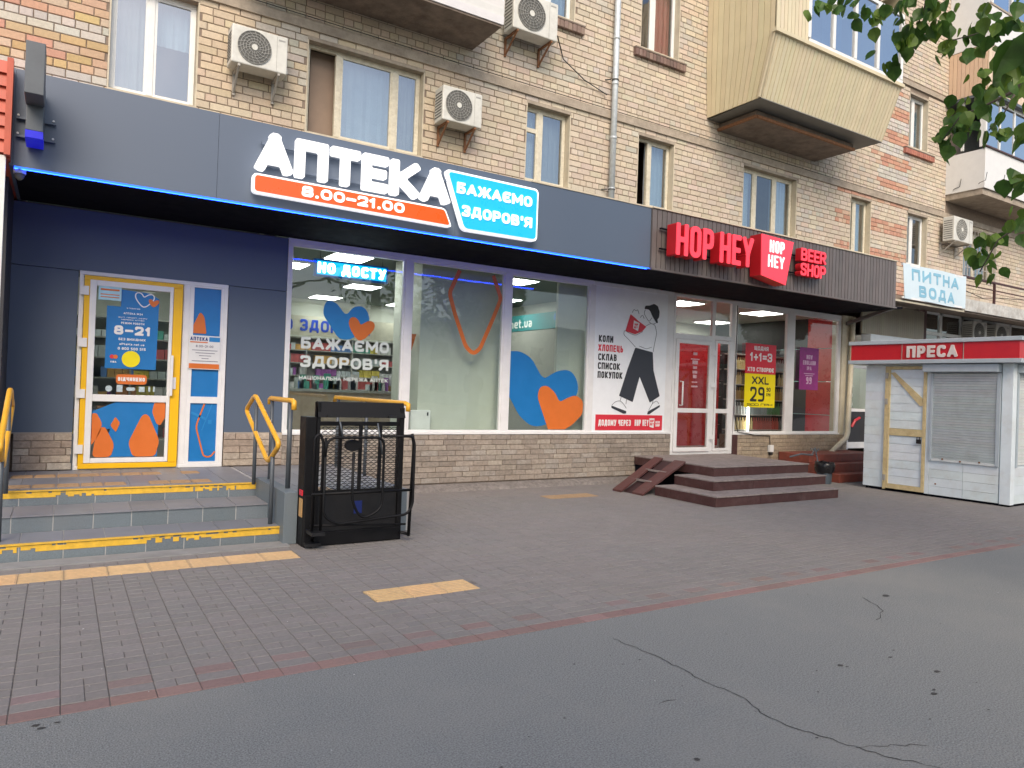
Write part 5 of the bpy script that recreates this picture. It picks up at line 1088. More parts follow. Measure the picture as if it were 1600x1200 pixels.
MB().box(-1.4, 1.84, 6.70, 6.92, -.01, .012).build('step_foot', mat('pale kerb strip', (.26, .26, .255), .8, var=.15), ps)
MB().box(2.1, 2.38, 7.1, 7.38, .434, .44).build('landing_tactile', M_tact, ps)

hr = 'yellow topped handrails of the pharmacy steps'
def loop_rail(x, label):
    o = thing('handrail', label, 'handrail', hr)
    pts = [(7.92, 1.37), (6.85, .93), (7.26, .72), (8.33, 1.19)]
    rp = rounded(pts, [.10, .10, .10, .10], 4)
    MB().tube([(x, a, b_) for a, b_ in rp], .024, 10, closed=True).build('loop', M_yel, o, smooth=True)
    MB().tube([(x+.0, 7.84, .43), (x, 7.84, 1.28)], .02, 10).build('post', M_grey, o, smooth=True)
    MB().tube([(x, 7.09, .145), (x, 7.09, .98)], .021, 10).build('post', M_grey, o, smooth=True)
    return o
loop_rail(1.75, 'yellow loop handrail at the right edge of the grey steps'); loop_rail(-.385, 'yellow loop handrail at the left edge of the photo')
r2 = thing('handrail', 'short yellow rail on two grey posts beside the black lift', 'handrail', hr)
MB().tube([(1.9, 7.90, 1.27), (1.9, 7.90, 1.325), (1.9, 7.85, 1.335), (1.9, 7.02, 1.335), (1.9, 6.96, 1.325), (1.9, 6.96, 1.25)], .026, 10).build('rail', M_yel, r2, smooth=True)
MB().tube([(1.9, 7.80, .43), (1.9, 7.80, 1.32)], .02, 10).build('post', M_grey, r2, smooth=True); MB().tube([(1.9, 7.08, .48), (1.9, 7.08, 1.32)], .024, 10).build('post', M_grey, r2, smooth=True)
r3 = thing('handrail', 'long yellow rail just behind the top of the black lift', 'handrail', hr)
MB().tube([(3.1, 9.40, 1.28), (3.1, 9.36, 1.335), (3.1, 7.1, 1.335), (3.1, 7.0, 1.32), (3.1, 7.0, 1.25)], .026, 10).build('rail', M_yel, r3, smooth=True)
for y in (7.2, 8.2, 9.25): MB().tube([(3.1, y, .43), (3.1, y, 1.33)], .02, 10).build('post', M_grey, r3, smooth=True)

# wheelchair lift
lt = thing('wheelchair_lift', 'folded black wheelchair lift with mesh platform standing beside the steps', 'lift')
MB().box(1.93, 2.03, 6.64, 6.84, 0, 1.20).build('carriage', M_black, lt, bevel=.006); MB().box(1.935, 2.0, 6.60, 6.68, .0, .48).build('drive_box', M_black, lt, bevel=.006)
MB().box(2.03, 2.06, 6.62, 6.72, .0, 1.34).box(2.855, 2.90, 6.62, 6.72, .0, 1.30).build('platform_sides', M_black, lt, bevel=.004)
MB().hexa([(2.03, 6.60, 1.20), (2.90, 6.60, 1.20), (2.90, 6.66, 1.20), (2.03, 6.66, 1.20), (2.03, 6.66, 1.345), (2.90, 6.66, 1.345), (2.90, 6.69, 1.345), (2.03, 6.69, 1.345)]).build('ramp_flap', M_black, lt)
MB().box(2.062, 2.853, 6.65, 6.68, .13, .49).build('solid_plate', M_black2, lt); MB().box(2.03, 2.88, 6.60, 6.70, .01, .13).build('base_beam', M_black, lt, bevel=.004)
for zz in (.485, 1.13): MB().box(2.062, 2.853, 6.635, 6.66, zz, zz+.03).build('cross_bar', M_black, lt)
for x in (2.26, 2.46, 2.66): MB().box(x-.014, x+.014, 6.63, 6.66, .515, 1.13).build('stiffener', M_black, lt)
ms = MB(); cw, chh = .058, .0215
r_i = 0; z = .515
while z < 1.115:
    x = 2.062-(cw/2 if r_i % 2 else 0)
    while x < 2.853:
        xa, xb = max(x, 2.062), min(x+cw, 2.853)
        if xb-xa > cw*.6: ms.bar((xa, 6.67, z), (x+cw*.33, 6.67, z+chh*.5), .0065).bar((x+cw*.33, 6.67, z+chh*.5), (min(x+cw*.67, xb), 6.67, z+chh*.5), .0065).bar((x+cw*.67, 6.67, z+chh*.5), (xb, 6.67, z), .0065)
        x += cw
    z += chh; r_i += 1
ms.box(2.062, 2.853, 6.667, 6.673, 1.118, 1.13)
stuff(ms.build('expanded_mesh', M_black2, lt))
def pipe(pts, r=.013, y=6.47, m=M_black, rad=.09, closed=False, nm='safety_bar'):
    rp = rounded(pts, rad, 5, closed); MB().tube([(a, y, b_) for a, b_ in rp], r, 9, closed=closed).build(nm, m, lt, smooth=True)
pipe([(2.06, .86), (2.085, 1.02), (2.63, 1.02), (2.63, .34), (2.43, .25), (2.33, .42), (2.33, .88)], y=6.46)
pipe([(2.07, 1.02), (2.07, .30), (2.2, .22), (2.90, .27), (2.955, .36), (2.955, .95), (2.93, 1.03), (2.62, 1.03)], y=6.48)
pipe([(1.975, .10), (1.975, 1.02), (2.02, 1.06), (2.055, .98), (2.055, .14)], y=6.50, rad=.05)
pipe([(2.94, .05), (2.965, .95), (2.94, 1.05)], y=6.52, rad=.04, r=.016)
pipe([(1.96, .505), (2.95, .505)], y=6.49, rad=0); pipe([(1.96, .22), (2.9, .17)], y=6.51, rad=0, r=.01); pipe([(2.86, .09), (2.96, .06)], y=6.54, rad=0, r=.016)
pipe([(2.21, 1.16), (2.24, 1.03)], y=6.52, rad=0, r=.008, m=M_grey, nm='strut'); pipe([(2.58, 1.15), (2.64, .85)], y=6.52, rad=0, r=.008, m=M_grey, nm='strut')
MB().disc(2.335, .945, .055, 6.49, 6.53, 20, sx=1.35).build('round_pad', M_black, lt)
MB().box(1.936, 2.07, 6.52, 6.60, .02, .05).box(1.95, 2.07, 6.40, 6.6, .14, .17).build('foot_plate', M_black2, lt)
MB().box(1.925, 1.935, 6.66, 6.76, .27, .44).build('warning_label', mat('faded orange label', (.5, .3, .12), .6, var=.3, scale=80), lt)
MB().box(1.92, 1.935, 6.66, 6.75, .47, .52).build('red_button_box', M_redp, lt)
MB().box(2.42, 2.50, 6.646, 6.65, .28, .40).build('blue_plate', mat('dark blue plate', (.008, .02, .14), .5), lt)
for x, zz in ((2.15, 1.20), (2.75, 1.20)): MB().box(x-.04, x+.04, 6.56, 6.60, zz, zz+.02).build('flap_hinge', M_black2, lt)

# beer shop steps
ws = thing('beer_shop_steps', 'dark red brown wooden steps with dusty treads at the beer shop door', 'steps')
ST = [(7.68, 10.45, 6.90, 0, .15, 8.10), (8.08, 10.73, 7.32, .15, .30, 8.10), (8.50, 10.80, 7.70, .30, .45, 9.50)]
for q, (a, b_, y, z0_, z1_, ye_) in enumerate(ST):
    MB().box(a+.02, b_-.02, y+.02, ye_-.01, (z0_-(.03 if q == 0 else 0)) if q < 2 else -.03, z1_-.02).build('step_core', M_soffit, ws)
    k = 3; w = (b_-a)/k
    for i in range(k):
        MB().box(a+i*w+.002, a+(i+1)*w-.002, y, y+.018, z0_+.003, z1_-.018, jit((1, 1, 1), .1)).build('riser_board', M_woodst, ws)
        MB().box(a+i*w, a+(i+1)*w-.0015, y-.015, (ST[q+1][2] if q < 2 else 9.50), z1_-.017, z1_+.0).build('tread', M_dustst, ws)
    if q < 2: MB().box(a, ST[q+1][0]+.02, ST[q+1][2]+.001, ye_, z1_-.017, z1_).build('tread', M_dustst, ws)
    yy = y+.02
    while yy < ye_-.05:
        MB().box(a, a+.018, yy, min(yy+.85, ye_)-.004, z0_+.003, z1_-.018, jit((1, 1, 1), .1)).build('riser_board', M_woodst, ws)
        if q < 2 and yy < 8.6: pass
        yy += .85
rp_ = thing('step_ramp', 'two loose brown wooden ramp channels leaning on the left of the beer shop steps', 'ramp')
def plank(a, b_, w, m=M_woodst):   # a, b are the lower and upper end points on the centre line, w the half width in y
    t = .03
    return MB().hexa([(a[0], a[1]-w, a[2]), (b_[0], b_[1]-w, b_[2]), (b_[0], b_[1]+w, b_[2]), (a[0], a[1]+w, a[2]), (a[0], a[1]-w, a[2]+t), (b_[0], b_[1]-w, b_[2]+t), (b_[0], b_[1]+w, b_[2]+t), (a[0], a[1]+w, a[2]+t)], (1.5, 1.45, 1.4))
plank((7.36, 8.60, 0), (8.50, 8.90, .45), .10).build('ramp_channel', M_woodst, rp_); plank((7.44, 8.22, 0), (8.45, 8.36, .45), .12).build('ramp_channel', M_woodst, rp_)
plank((7.45, 8.42, -.03), (8.46, 8.63, .41), .13).build('ramp_bed', mat('dark ramp bed', (.035, .014, .014), .6), rp_)
for t in (.35, .65):
    x = 7.4+t*1.05; MB().bar((x, 8.28, .45*t+.015), (x, 8.74, .45*t+.015), .03).build('cross_bar', M_dustst, rp_)
rs = thing('side_steps', 'red brown tiled steps between the beer shop and the white kiosk', 'steps')
for q in range(3): MB().box(12.35, 14.6, 8.15+q*.32, 9.5, q*.155, (q+1)*.155).build('step', M_redst, rs, bevel=.008)
bn_ = thing('litter_bin', 'grey litter bin lined with a black bag beside the brown steps', 'bin')
MB().tube([(11.98, 8.2, 0), (11.98, 8.2, .34)], [.12, .14], 14).build('bucket', M_bin, bn_)
bg_ = MB(); n = 16
for k, (r, z) in enumerate(((.145, .20), (.17, .26), (.175, .34), (.165, .40), (.12, .37))):
    bg_.v += [(11.98+(r+.012*math.sin(i*5+k))*math.cos(i*2*math.pi/n), 8.2+(r+.012*math.cos(i*3+k))*math.sin(i*2*math.pi/n), z+.012*math.sin(i*4)) for i in range(n)]
for k in range(4):
    for i in range(n): bg_.f.append((k*n+i, k*n+(i+1) % n, (k+1)*n+(i+1) % n, (k+1)*n+i)); bg_.c.append((1, 1, 1))
bg_.build('bag', M_bag, bn_, smooth=True)
cb = tag(MB().tube([(11.5, 8.6, .46), (11.7, 8.5, .52), (11.95, 8.45, .5), (12.1, 8.5, .62), (12.3, 8.6, .55), (12.5, 8.7, .58)], .018, 6).tube([(11.95, 8.3, .3), (11.98, 8.4, .6), (11.9, 8.45, .62)], .012, 6).build('bracket_arm', M_grey), 'bent dark metal arm sticking up above the litter bin', 'pole')

# ------------------------------------------------------------------ kiosk
KO = Vector((12.227, 7.602, 0)); KU = Vector((.03407, -.99942, 0)); KV = Vector((.99942, .03407, 0))
def KT(s, t, z): p = KO+KU*s+KV*t; return (p.x, p.y, z)
ki = thing('press_kiosk', 'white boarded newspaper kiosk with red band reading ПРЕСА, shutters closed', 'kiosk')
MB(KT).box(.01, 2.32, .02, 2.4, .05, 2.2).build('body', M_kio, ki)
MB(KT).box(.03, 2.3, .04, 2.4, -.02, .05).build('dark_base', M_soffit, ki)
def kb(nm, m, *a, tint=(1, 1, 1), bevel=0): return MB(KT).box(*a, tint).build(nm, m, ki, bevel=bevel)
for j in range(14):      # narrow boarding left of the door
    kb('wall_board', M_kio, 0, .36, 0, .02, .05+j*.152, .05+j*.152+.148, tint=jit((1.03, 1.03, 1.03), .03))
kb('door_post', M_kiof, .365, .40, -.03, .02, .03, 2.16)
kd = frame(MB(KT), .40, 1.06, .05, 2.16, .05, -.025, .015, .08).box(.45, 1.01, -.02, .015, .97, 1.09).build('door', M_kiof, ki, bevel=.003); kd['label'] = 'yellowed frame kiosk door with white boards and diagonal brace'
for j in range(6): MB(KT).box(.452, 1.008, -.004, .012, .135+j*.139, .135+j*.139+.134, jit((1.05, 1.05, 1.05), .03)).build('door_board', M_kio, kd)
for j in range(7): MB(KT).box(.452, 1.008, -.004, .012, 1.095+j*.145, 1.095+j*.145+.139, jit((1.05, 1.05, 1.05), .03)).build('door_board', M_kio, kd)
MB(KT).prism([(.45, 2.05), (.52, 2.06), (1.0, 1.62), (1.01, 1.50), (.96, 1.49)], -.018, -.006).build('diagonal_brace', M_kiof, kd)
MB(KT).box(.93, 1.0, -.05, -.025, .86, .93).tube([(.945, -.045, .93), (.945, -.05, .97), (.985, -.05, .97), (.985, -.045, .93)], .008, 6).build('padlock', M_black2, kd)
for zz in (.18, 1.5, 1.95): MB(KT).box(.372, .42, -.045, -.031, zz, zz+.10).build('hinge', M_brac, kd)
kb('post', M_kio, 1.065, 1.13, -.01, .02, .04, 2.06)
bx = kb('shutter_box', M_kgr, 1.04, 2.17, -.14, .02, 2.06, 2.19, bevel=.01)
rs_ = MB(KT).box(1.132, 2.17, .001, .02, .60, 2.055).build('roller_shutter', M_kgr, ki)
for a, b_ in ((1.132, 1.17), (2.12, 2.17)): MB(KT).box(a, b_, -.035, .0, .60, 2.055).build('guide_rail', M_kgr, rs_)
for j in range(34):
    z0_ = .64+j*.0412; MB(KT).hexa([(1.172, -.012, z0_), (2.118, -.012, z0_), (2.118, .0, z0_), (1.172, .0, z0_), (1.172, -.030, z0_+.034), (2.118, -.030, z0_+.034), (2.118, .0, z0_+.036), (1.172, .0, z0_+.036)], jit((1, 1, 1), .04)).build('shutter_slat', M_shut, rs_)
MB(KT).box(1.172, 2.118, -.03, 0, .60, .638).build('bottom_slat', M_shut, rs_)
for j in range(4):
    for a, b_ in ((1.135, 1.65), (1.655, 2.165)): kb('wall_board', M_kio, a, b_, -.004, .02, .04+j*.14, .04+j*.14+.136, tint=jit((1, 1, 1), .03))
kb('corner_post', M_kio, 2.18, 2.335, -.012, .12, .03, 2.2, tint=(1.05, 1.05, 1.05), bevel=.006)
for s_, z_ in ((1.24, .22), (1.35, .64), (1.62, .625), (1.9, .64)): MB(KT).disc(s_, z_, .014, -.04 if z_ > .5 else -.01, -.03 if z_ > .5 else -.004, 10).build('bolt', M_rust, ki)
# right-hand face (faces the camera side, -y)
KR = lambda s, t, z: KT(2.335-t, .02+s, z)
def kr(nm, m, *a, tint=(1, 1, 1)): return MB(KR).box(*a, tint).build(nm, m, ki)
KR0 = lambda s, t, z: KT(2.32+t*-1, s, z)
r4 = MB(lambda s, t, z: KT(2.32-t, s, z)).box(.13, 1.25, .001, .015, .6, 2.06).build('roller_shutter', M_kgr, ki)
for a, b_ in ((.13, .17), (1.2, 1.25)): MB(lambda s, t, z: KT(2.32-t, s, z)).box(a, b_, -.03, .0, .6, 2.06).build('guide_rail', M_kgr, r4)
for j in range(34):
    z0_ = .64+j*.0412; MB(lambda s, t, z: KT(2.32-t, s, z)).hexa([(.172, -.022, z0_), (1.198, -.022, z0_), (1.198, .0, z0_), (.172, .0, z0_), (.172, -.012, z0_+.037), (1.198, -.012, z0_+.037), (1.198, 0, z0_+.037), (.172, 0, z0_+.037)], jit((.95, .93, .88), .04)).build('shutter_slat', M_shut, r4)
for j in range(4): MB(lambda s, t, z: KT(2.32-t, s, z)).box(.13, 1.3, -.006, 0, .04+j*.14, .04+j*.14+.136, jit((.95, .95, .95), .03)).build('wall_board', M_kio, ki)
MB(lambda s, t, z: KT(2.32-t, s, z)).box(.125, 1.26, -.13, 0, 2.06, 2.19).build('shutter_box', M_kgr, ki)
MB(lambda s, t, z: KT(2.32-t, s, z)).box(1.3, 2.4, -.01, 0, .04, 2.2).build('wall_panel', M_kio, ki)
# red band and roof
MB(KT).box(-.24, 2.50, -.19, 2.6, 2.20, 2.265).build('lower_trim', M_kgr, ki, bevel=.006); MB(KT).box(-.24, 2.50, -.19, 2.6, 2.535, 2.60).build('roof_trim', M_kgr, ki, bevel=.006)
for a, b_ in ((-.20, .70), (.715, 1.67), (1.685, 2.46)): MB(KT).box(a, b_, -.165, -.10, 2.267, 2.533).build('red_panel', M_kred, ki)
MB(KT).box(2.30, 2.46, -.098, 2.5, 2.267, 2.533).build('red_panel', M_kred, ki); MB(KT).box(-.2, 2.298, -.098, 2.5, 2.267, 2.533).build('roof_core', M_kred, ki)
for a in (.7065, 1.6765): MB(KT).box(a, a+.008, -.17, -.10, 2.268, 2.532).build('panel_joint', M_brac, ki)
o_ = MB(KT); text(o_, 'ПРЕСА', .795, 2.30, .195, -.185, -.1655, .24, W=.80, res=18); o_.build('lettering', mat('off white plastic letters', (.72, .66, .62), .5), ki)

# ------------------------------------------------------------------ neighbour right of the beer shop: canopy, banner, windows
ns = thing('side_shop', 'shabby shop front with concrete canopy behind the white kiosk', 'shop front')
MB().hexa([(13.76, 8.30, 3.60), (26, 8.30, 3.60), (26, W0, 3.84), (13.76, W0, 3.84), (13.76, 8.30, 3.68), (26, 8.30, 3.68), (26, W0, 3.95), (13.76, W0, 3.95)]).build('canopy_slab', M_concd, ns)
MB().box(16.9, 26, 8.255, 8.30, 3.64, 3.90).build('canopy_flashing', mat('weathered white flashing', (.50, .50, .47), .7, var=.2, scale=6, dirt=(.25, .2, .16), dscale=5, damt=.7), ns)
MB().box(13.75, 16.9, 8.26, 8.30, 3.595, 3.63).build('edge_angle', M_beigep, ns)
for i in range(30):
    a = 14.72+i*.082; MB().box(a, a+.072, 9.28, 9.31, 3.02, 3.70, jit((.55, .55, .6), .06)).build('siding_strip', M_sidb, ns)
MB().box(14.72, 17.2, 9.312, 9.33, 3.02, 3.70).build('siding_backing', M_gsheet, ns)
MB().box(14.72, 17.25, 9.08, 9.3, 2.80, 3.0).build('shutter_housing', M_kgr, ns, bevel=.01)
MB().box(17.20, 17.32, 9.3, 9.6, 2.5, 3.75).build('dark_post', M_woodst, ns)
MB().box(14.9, 16.3, 9.9, 9.96, .46, .52).box(14.75, 14.83, 9.6, 9.96, .46, 2.8).box(16.2, 16.3, 9.6, 9.96, .46, 2.8).box(14.83, 16.2, 9.88, 9.95, 1.30, 1.37).box(14.83, 16.2, 9.88, 9.95, 2.30, 2.37).build('window_frame', M_white, ns)
MB().box(14.83, 16.2, 9.91, 9.916, 1.37, 2.75).build('pane', G_shop, ns); MB().box(14.83, 16.2, 9.90, 9.93, .60, 1.30).build('dark_panel', M_intb, ns); MB().box(14.83, 16.2, 9.86, 9.95, .46, .60).build('sill', M_white, ns)
MB().tube([(15.35, 9.86, .95), (15.45, 9.84, 1.1), (15.62, 9.84, 1.16)], .03, 7).build('red_handle', M_redp, ns)
MB().box(14.7, 17.0, 11.5, 11.6, .4, 3.2).build('inner_wall', mat('mint inner wall', (.25, .42, .40), .6), ns); MB().box(16.9, 17.0, 9.95, 11.5, .4, 3.2).build('inner_wall', M_int, ns)
MB().box(15.1, 15.9, 10.4, 10.9, 3.0, 3.03).build('ceiling_lamp', M_panel, ns)
for i, zz in enumerate((1.45, 1.68, 1.9)):
    b = MB(); 
    b.tube([(15.0, 10.3, zz), (15.1, 10.3, zz), (15.5, 10.3, zz), (15.9, 10.3, zz), (16.0, 10.3, zz)], [.04, .1, .12, .1, .04], 10); tag(b.build('rolled_goods', M_whp, None, smooth=True), ('lowest', 'middle', 'topmost')[i]+' white plump roll of the stack in the window beside the kiosk', 'bundle', 'white rolls in the side shop window')
MB().box(15.0, 15.5, 9.97, 9.98, 2.45, 2.6).build('neon_sign', mat('purple neon', (.2, .1, .4), .4, emit=(.5, .25, 1), es=1.2), ns)
MB().box(17.3, 26, 9.55, 9.6, 0, 2.3).build('rear_wall', M_farw, ns); MB().box(14.72, 26, 9.99, 10.05, 3.85, 4.3).build('rear_wall', M_room, ns)
gm = MB()
for e in (17.35, 18.35, 19.35, 20.4, 21.9, 23.4, 24.8): gm.box(e-.05, e+.05, 9.5, 9.56, 2.3, 3.80)
gm.box(17.3, 26, 9.5, 9.56, 2.3, 2.36).box(17.3, 26, 9.495, 9.565, 3.22, 3.30).box(17.3, 26, 9.5, 9.56, 3.73, 3.80); gm.build('glazing_frame', M_pvc, ns)
MB().box(17.4, 26, 9.53, 9.536, 2.36, 3.73).build('pane', G_flat2, ns); MB().box(17.4, 26, 10.3, 10.35, 2.2, 3.8).build('room_wall', M_room, ns)
MB().box(17.9, 18.3, 9.62, 9.64, 2.4, 2.9).box(19.5, 20.2, 9.62, 9.64, 2.4, 3.3).build('curtain', M_curt, ns)
ac('e', 19.3, 19.98, 3.10, 3.66, 9.2, 'air conditioner above the kiosk roof, left of the pair under the canopy', 1, M_brac, wally=9.5)
ac('f', 20.45, 21.15, 3.10, 3.66, 9.2, 'air conditioner above the kiosk roof, right of the pair under the canopy', 1, M_brac, wally=9.5)
rl = thing('canopy_railing', 'dark thin metal railing on the edge of the canopy beside the banner', 'railing')
MB().bar((16.9, 8.30, 4.40), (26, 8.30, 4.40), .04).build('top_rail', M_woodst, rl); MB().bar((16.9, 8.30, 4.22), (26, 8.30, 4.22), .02).build('lower_rail', M_woodst, rl)
for x in (18.3, 20.6, 23): MB().bar((x, 8.30, 3.62), (x, 8.30, 4.40), .045).build('post', M_woodst, rl)
tag(MB().tube([(17.0, 8.32, 4.1), (17.8, 8.32, 4.0), (18.6, 8.32, 4.08), (20, 8.32, 4.16), (23, 8.32, 4.2)], .008, 5).build('cable', M_cable), 'thin cable sagging along the canopy railing right of the banner', 'cable')
bnr = thing('drinking_water_banner', 'pale blue vinyl banner with faded ПИТНА ВОДА lettering', 'banner')
def BTx(u, d, z):     # the banner hangs slightly slack and skewed
    t = (u-14.35)/2.5; k = (z-3.62)/.75
    return (u+.10*(1-k)*(1-t), 8.20+d+.015*math.sin(t*9), z+.02*t*0+.012*math.sin(t*7)*(1-k))
bm_ = MB(BTx); n = 24
for i in range(n):
    a, b_ = 14.33+i*2.5/n, 14.33+(i+1)*2.5/n; bm_.add([(a, 0, 3.66), (b_, 0, 3.66), (b_, 0, 4.37), (a, 0, 4.37), (a, .006, 3.66), (b_, .006, 3.66), (b_, .006, 4.37), (a, .006, 4.37)], [(0, 1, 2, 3), (7, 6, 5, 4), (3, 2, 6, 7), (1, 0, 4, 5)])
bm_.build('sheet', M_banner, bnr)
o_ = MB(BTx); text(o_, 'ПИТНА', 14.66, 4.05, .24, -.006, -.001, .25, W=1.86, sp=.09, res=16); text(o_, 'ВОДА', 14.92, 3.73, .24, -.006, -.001, .25, W=1.42, sp=.09, res=16); o_.build('lettering', M_bantxt, bnr)
MB().box(14.33, 16.83, 8.212, 8.24, 4.33, 4.37).box(14.38, 16.83, 8.212, 8.24, 3.66, 3.70).build('batten', M_white, bnr)

# ------------------------------------------------------------------ the linden whose branches hang into the frame, and its neighbours behind
def leafmesh(s, v):
    L = [(0, 0), (.30, .10), (.46, .36), (.40, .62), (.18, .86), (0, 1.08), (-.18, .86), (-.40, .62), (-.46, .36), (-.30, .10)]
    mb = MB(); fold = .10+.06*v
    vs = [(x*s, y*s, -abs(x)*s*fold*2-((y-.5)**2)*s*.25) for x, y in L]+[(0, .5*s, .0)]
    mb.add(vs, [(i, (i+1) % 10, 10) for i in range(10)]); return mb
LM = [leafmesh(s, v).mesh('leaf', m) for s, v, m in ((.070, 0, M_leaf), (.080, 1, M_leaf2), (.060, 2, M_leaf2), (.076, 3, M_leaf), (.086, 1, M_leaf), (.052, 2, M_leaf2))]
tr = thing('linden_tree', 'linden branches with heart-shaped leaves hanging in at the top right corner', 'tree', 'street trees along the road', loc=(6.9, 1.2, 0))
def tp(*p): return (p[0]-6.9, p[1]-1.2, p[2])
MB().tube([tp(6.9, 1.2, -.05), tp(6.88, 1.2, 1.2), tp(6.95, 1.25, 2.6), tp(6.85, 1.3, 4.0), tp(6.95, 1.3, 5.6), tp(6.9, 1.2, 7.4)], [.24, .17, .15, .12, .09, .03], 12).build('trunk', M_bark, tr, smooth=True)
BR = [[(6.86, 1.3, 3.9), (5.6, 1.3, 4.1), (4.6, 1.5, 3.9), (4.09, 1.76, 3.82), (3.90, 2.14, 3.81), (3.75, 2.38, 3.81), (3.60, 2.59, 3.83)], [(3.90, 2.14, 3.81), (3.94, 2.18, 3.70), (3.96, 2.24, 3.59), (3.97, 2.31, 3.51)], [(5.0, 1.4, 3.95), (4.3, 1.45, 3.7), (3.95, 1.59, 3.51), (3.92, 1.74, 3.44), (3.88, 1.87, 3.41), (3.83, 1.97, 3.40)],
      [(6.88, 1.25, 3.2), (5.4, 1.2, 3.5), (4.4, 1.35, 3.45), (4.03, 1.62, 3.33), (4.05, 1.76, 3.13), (4.01, 1.89, 3.08), (3.97, 1.99, 3.05), (3.97, 2.07, 2.95)], [(4.05, 1.76, 3.13), (3.97, 1.78, 3.00), (3.97, 1.85, 2.93)], [(6.9, 1.25, 2.7), (5.6, 1.3, 2.8), (4.7, 1.5, 2.62), (4.27, 1.69, 2.53), (4.23, 1.82, 2.47), (4.21, 1.90, 2.41), (4.20, 1.98, 2.25)], [(5.2, 1.25, 3.5), (3.4, .9, 2.95), (2.6, .9, 2.72), (2.38, .96, 2.64), (2.37, 1.02, 2.61), (2.37, 1.06, 2.57)]]
for b in BR:
    n = len(b); r0 = .045 if n > 5 else .008
    MB().tube([tp(*p) for p in b], [max(.0035, r0*(1-i/(n-1))**1.6) for i in range(n)], 6).build('branch', M_bark, tr, smooth=True)
CL = [(3.64,2.58,3.79,0.080,6),(3.71,2.49,3.77,0.089,7),(3.78,2.40,3.75,0.080,6),(3.83,2.33,3.73,0.080,6),(3.89,2.26,3.70,0.106,9),(3.96,2.21,3.63,0.098,8),(3.92,2.28,3.61,0.071,6),(3.97,2.28,3.54,0.071,6),(3.96,2.32,3.50,0.044,3),(3.98,2.14,3.67,0.071,6),(4.00,2.16,3.60,0.062,5),(4.01,2.11,3.64,0.044,3),(4.08,2.09,3.52,0.053,4),(4.10,2.04,3.53,0.071,6),(4.12,1.97,3.56,0.089,8),(3.73,1.71,3.37,0.080,8),(3.75,1.64,3.40,0.080,7),(3.75,1.76,3.28,0.056,4),(2.02,0.90,2.45,0.034,3),(1.69,0.73,2.30,0.028,3),(3.38,1.54,3.01,0.043,4),(4.19,2.00,3.37,0.053,4),(4.24,2.03,3.23,0.089,8),(4.25,1.96,3.28,0.089,8),(4.22,2.10,3.20,0.071,6),(4.22,2.15,3.12,0.062,5),(4.22,2.20,3.06,0.035,3),(4.24,2.18,3.02,0.035,3),(4.26,2.08,3.12,0.062,5),(3.86,1.80,2.98,0.080,8),(3.88,1.82,2.90,0.040,3),(3.88,1.72,3.01,0.080,7),(3.91,1.73,2.93,0.056,4),(3.49,1.50,2.76,0.043,4),(3.44,1.48,2.91,0.050,4),(4.45,2.10,2.40,0.035,3),(4.46,2.04,2.50,0.071,6),(4.49,2.02,2.40,0.071,7),(4.04,1.75,2.44,0.064,6),(4.48,2.09,2.28,0.044,3),(3.56,1.51,2.55,0.035,4),(3.59,1.53,2.39,0.050,4)]
from mathutils import Euler
rl_ = random.Random(12); view = Vector((-.9, -.45, -.25)).normalized()
nleaf = 0
for x, y, z, r, n in CL:
    for i in range(int(n*1.4)):
        if nleaf >= 295: break
        p = Vector((x+rl_.gauss(0, r*.6), y+rl_.gauss(0, r*.8), z+rl_.gauss(0, r*.6)))
        o = bpy.data.objects.new('leaf', rl_.choice(LM)); COL.objects.link(o); o.parent = tr; nleaf += 1
        tip = Vector((rl_.uniform(-.7, .7), rl_.uniform(-.7, .7), -1)).normalized()           # leaves hang tip down
        nrm = (Vector((rl_.gauss(0, .6), rl_.gauss(0, .6), .3+rl_.random()*.6))-view*.3).normalized(); nrm = (nrm-tip*nrm.dot(tip)).normalized(); xx = tip.cross(nrm)
        M = Matrix((xx, tip, nrm)).transposed().to_4x4(); M.translation = p-Vector((6.9, 1.2, 0)); o.matrix_local = M
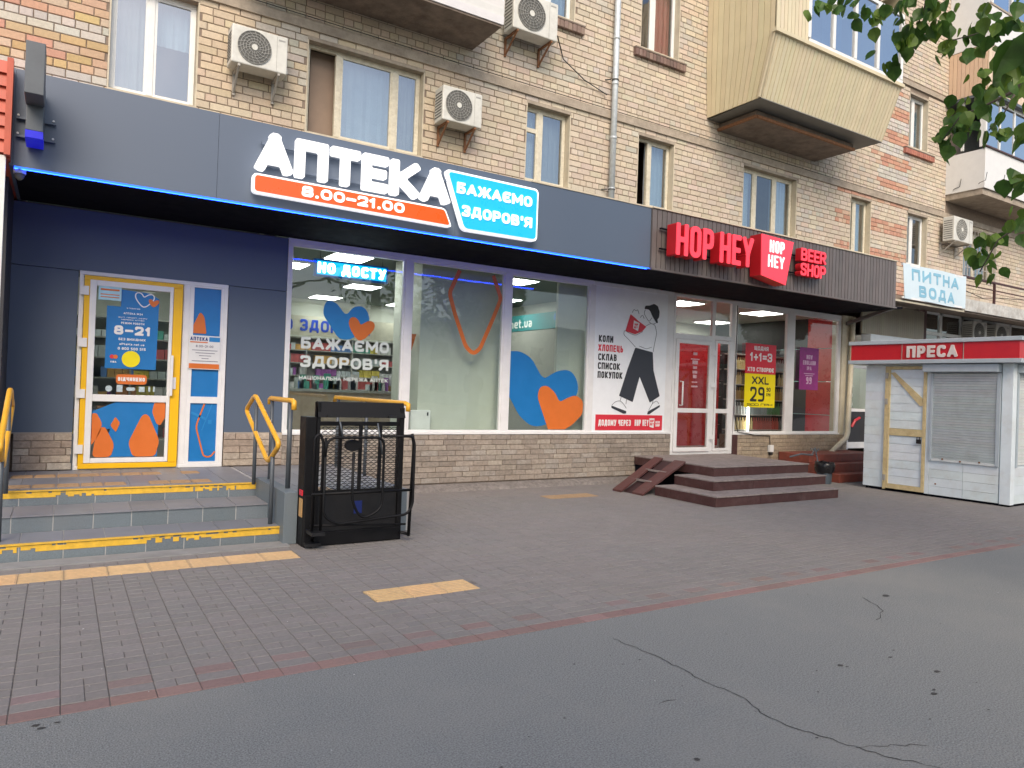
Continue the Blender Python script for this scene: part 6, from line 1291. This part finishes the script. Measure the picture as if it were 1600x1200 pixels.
def crown(parent, cx, cy, cz, rx, rz, n, seed, s=.09, skip=None, zmin=None):
    rr = random.Random(seed); mb = MB(); V = mb.v; F = mb.f; lumps = [(rr.uniform(-.7, .7)*rx, rr.uniform(-.7, .7)*rx, rr.uniform(-.6, .8)*rz, rr.uniform(.3, .55)*rx) for _ in range(16)]
    while len(F) < n:
        l = rr.choice(lumps); d = Vector((rr.gauss(0, 1), rr.gauss(0, 1), rr.gauss(0, 1))).normalized()*l[3]*rr.uniform(.6, 1)**.5
        p = Vector((cx+l[0]+d.x, cy+l[1]+d.y, cz+l[2]+d.z*.8))
        if skip and skip(p): continue
        a = Vector((rr.gauss(0, 1), rr.gauss(0, 1), rr.gauss(0, .6))).normalized(); b_ = a.orthogonal().normalized(); q = len(V); k = s*rr.uniform(.7, 1.4)
        V += [tuple(p+a*k), tuple(p+b_*k*.6), tuple(p-a*k), tuple(p-b_*k*.6)]; F.append((q, q+1, q+2, q+3)); mb.c.append((1, 1, 1))
    return stuff(mb.build('crown', M_leaf, parent))
def inview(p, loc=(6.9, 1.2, 0)):
    q = project((p.x+loc[0], p.y+loc[1], p.z)); return bool(q and -60 < q[0] < 1660 and -60 < q[1] < 1260)
crown(tr, 0, 0, 5.5, 2.6, 1.4, 3500, 3, skip=inview)
def tree(x, y, h, rx, seed, label, n=6000):
    t = thing('linden_tree', label, 'tree', 'street trees along the road', loc=(x, y, 0))
    MB().tube([(0, 0, -.1), (.05, 0, h*.3), (-.05, .05, h*.6), (0, 0, h*.9)], [.22, .17, .12, .03], 10).build('trunk', M_bark, t, smooth=True)
    for k in range(5):
        a = k*1.3+seed; MB().tube([(0, 0, h*(.35+.08*k)), (math.cos(a)*rx*.4, math.sin(a)*rx*.4, h*(.5+.08*k)), (math.cos(a)*rx*.75, math.sin(a)*rx*.75, h*(.58+.08*k))], [.07, .05, .015], 6).build('branch', M_bark, t)
    crown(t, 0, 0, h*.68, rx, h*.27, n, seed, .12, skip=lambda p: inview(p, (x, y, 0))); return t
tree(-1.5, -4.5, 8.5, 2.4, 21, 'linden tree across the pavement behind the photographer, left one'); tree(12.6, -3.6, 8.0, 2.2, 22, 'linden tree behind the photographer reflected in the pharmacy window')
tree(28.5, -3.0, 8, 2.3, 23, 'linden tree on the kerb reflected in the beer shop window')
fb = thing('opposite_block', 'plastered block of flats across the street, seen only in reflections', 'building')
MB().box(-30, 70, -48, -36, -.05, 7.4).build('wall', M_farw, fb)
wm = MB()
for i in range(30):
    for j in range(2): wm.box(-28+i*3.2, -26.4+i*3.2, -36.02, -35.98, 1.2+j*2.7, 2.7+j*2.7)
wm2 = wm.build('window_glass', M_intb, fb)
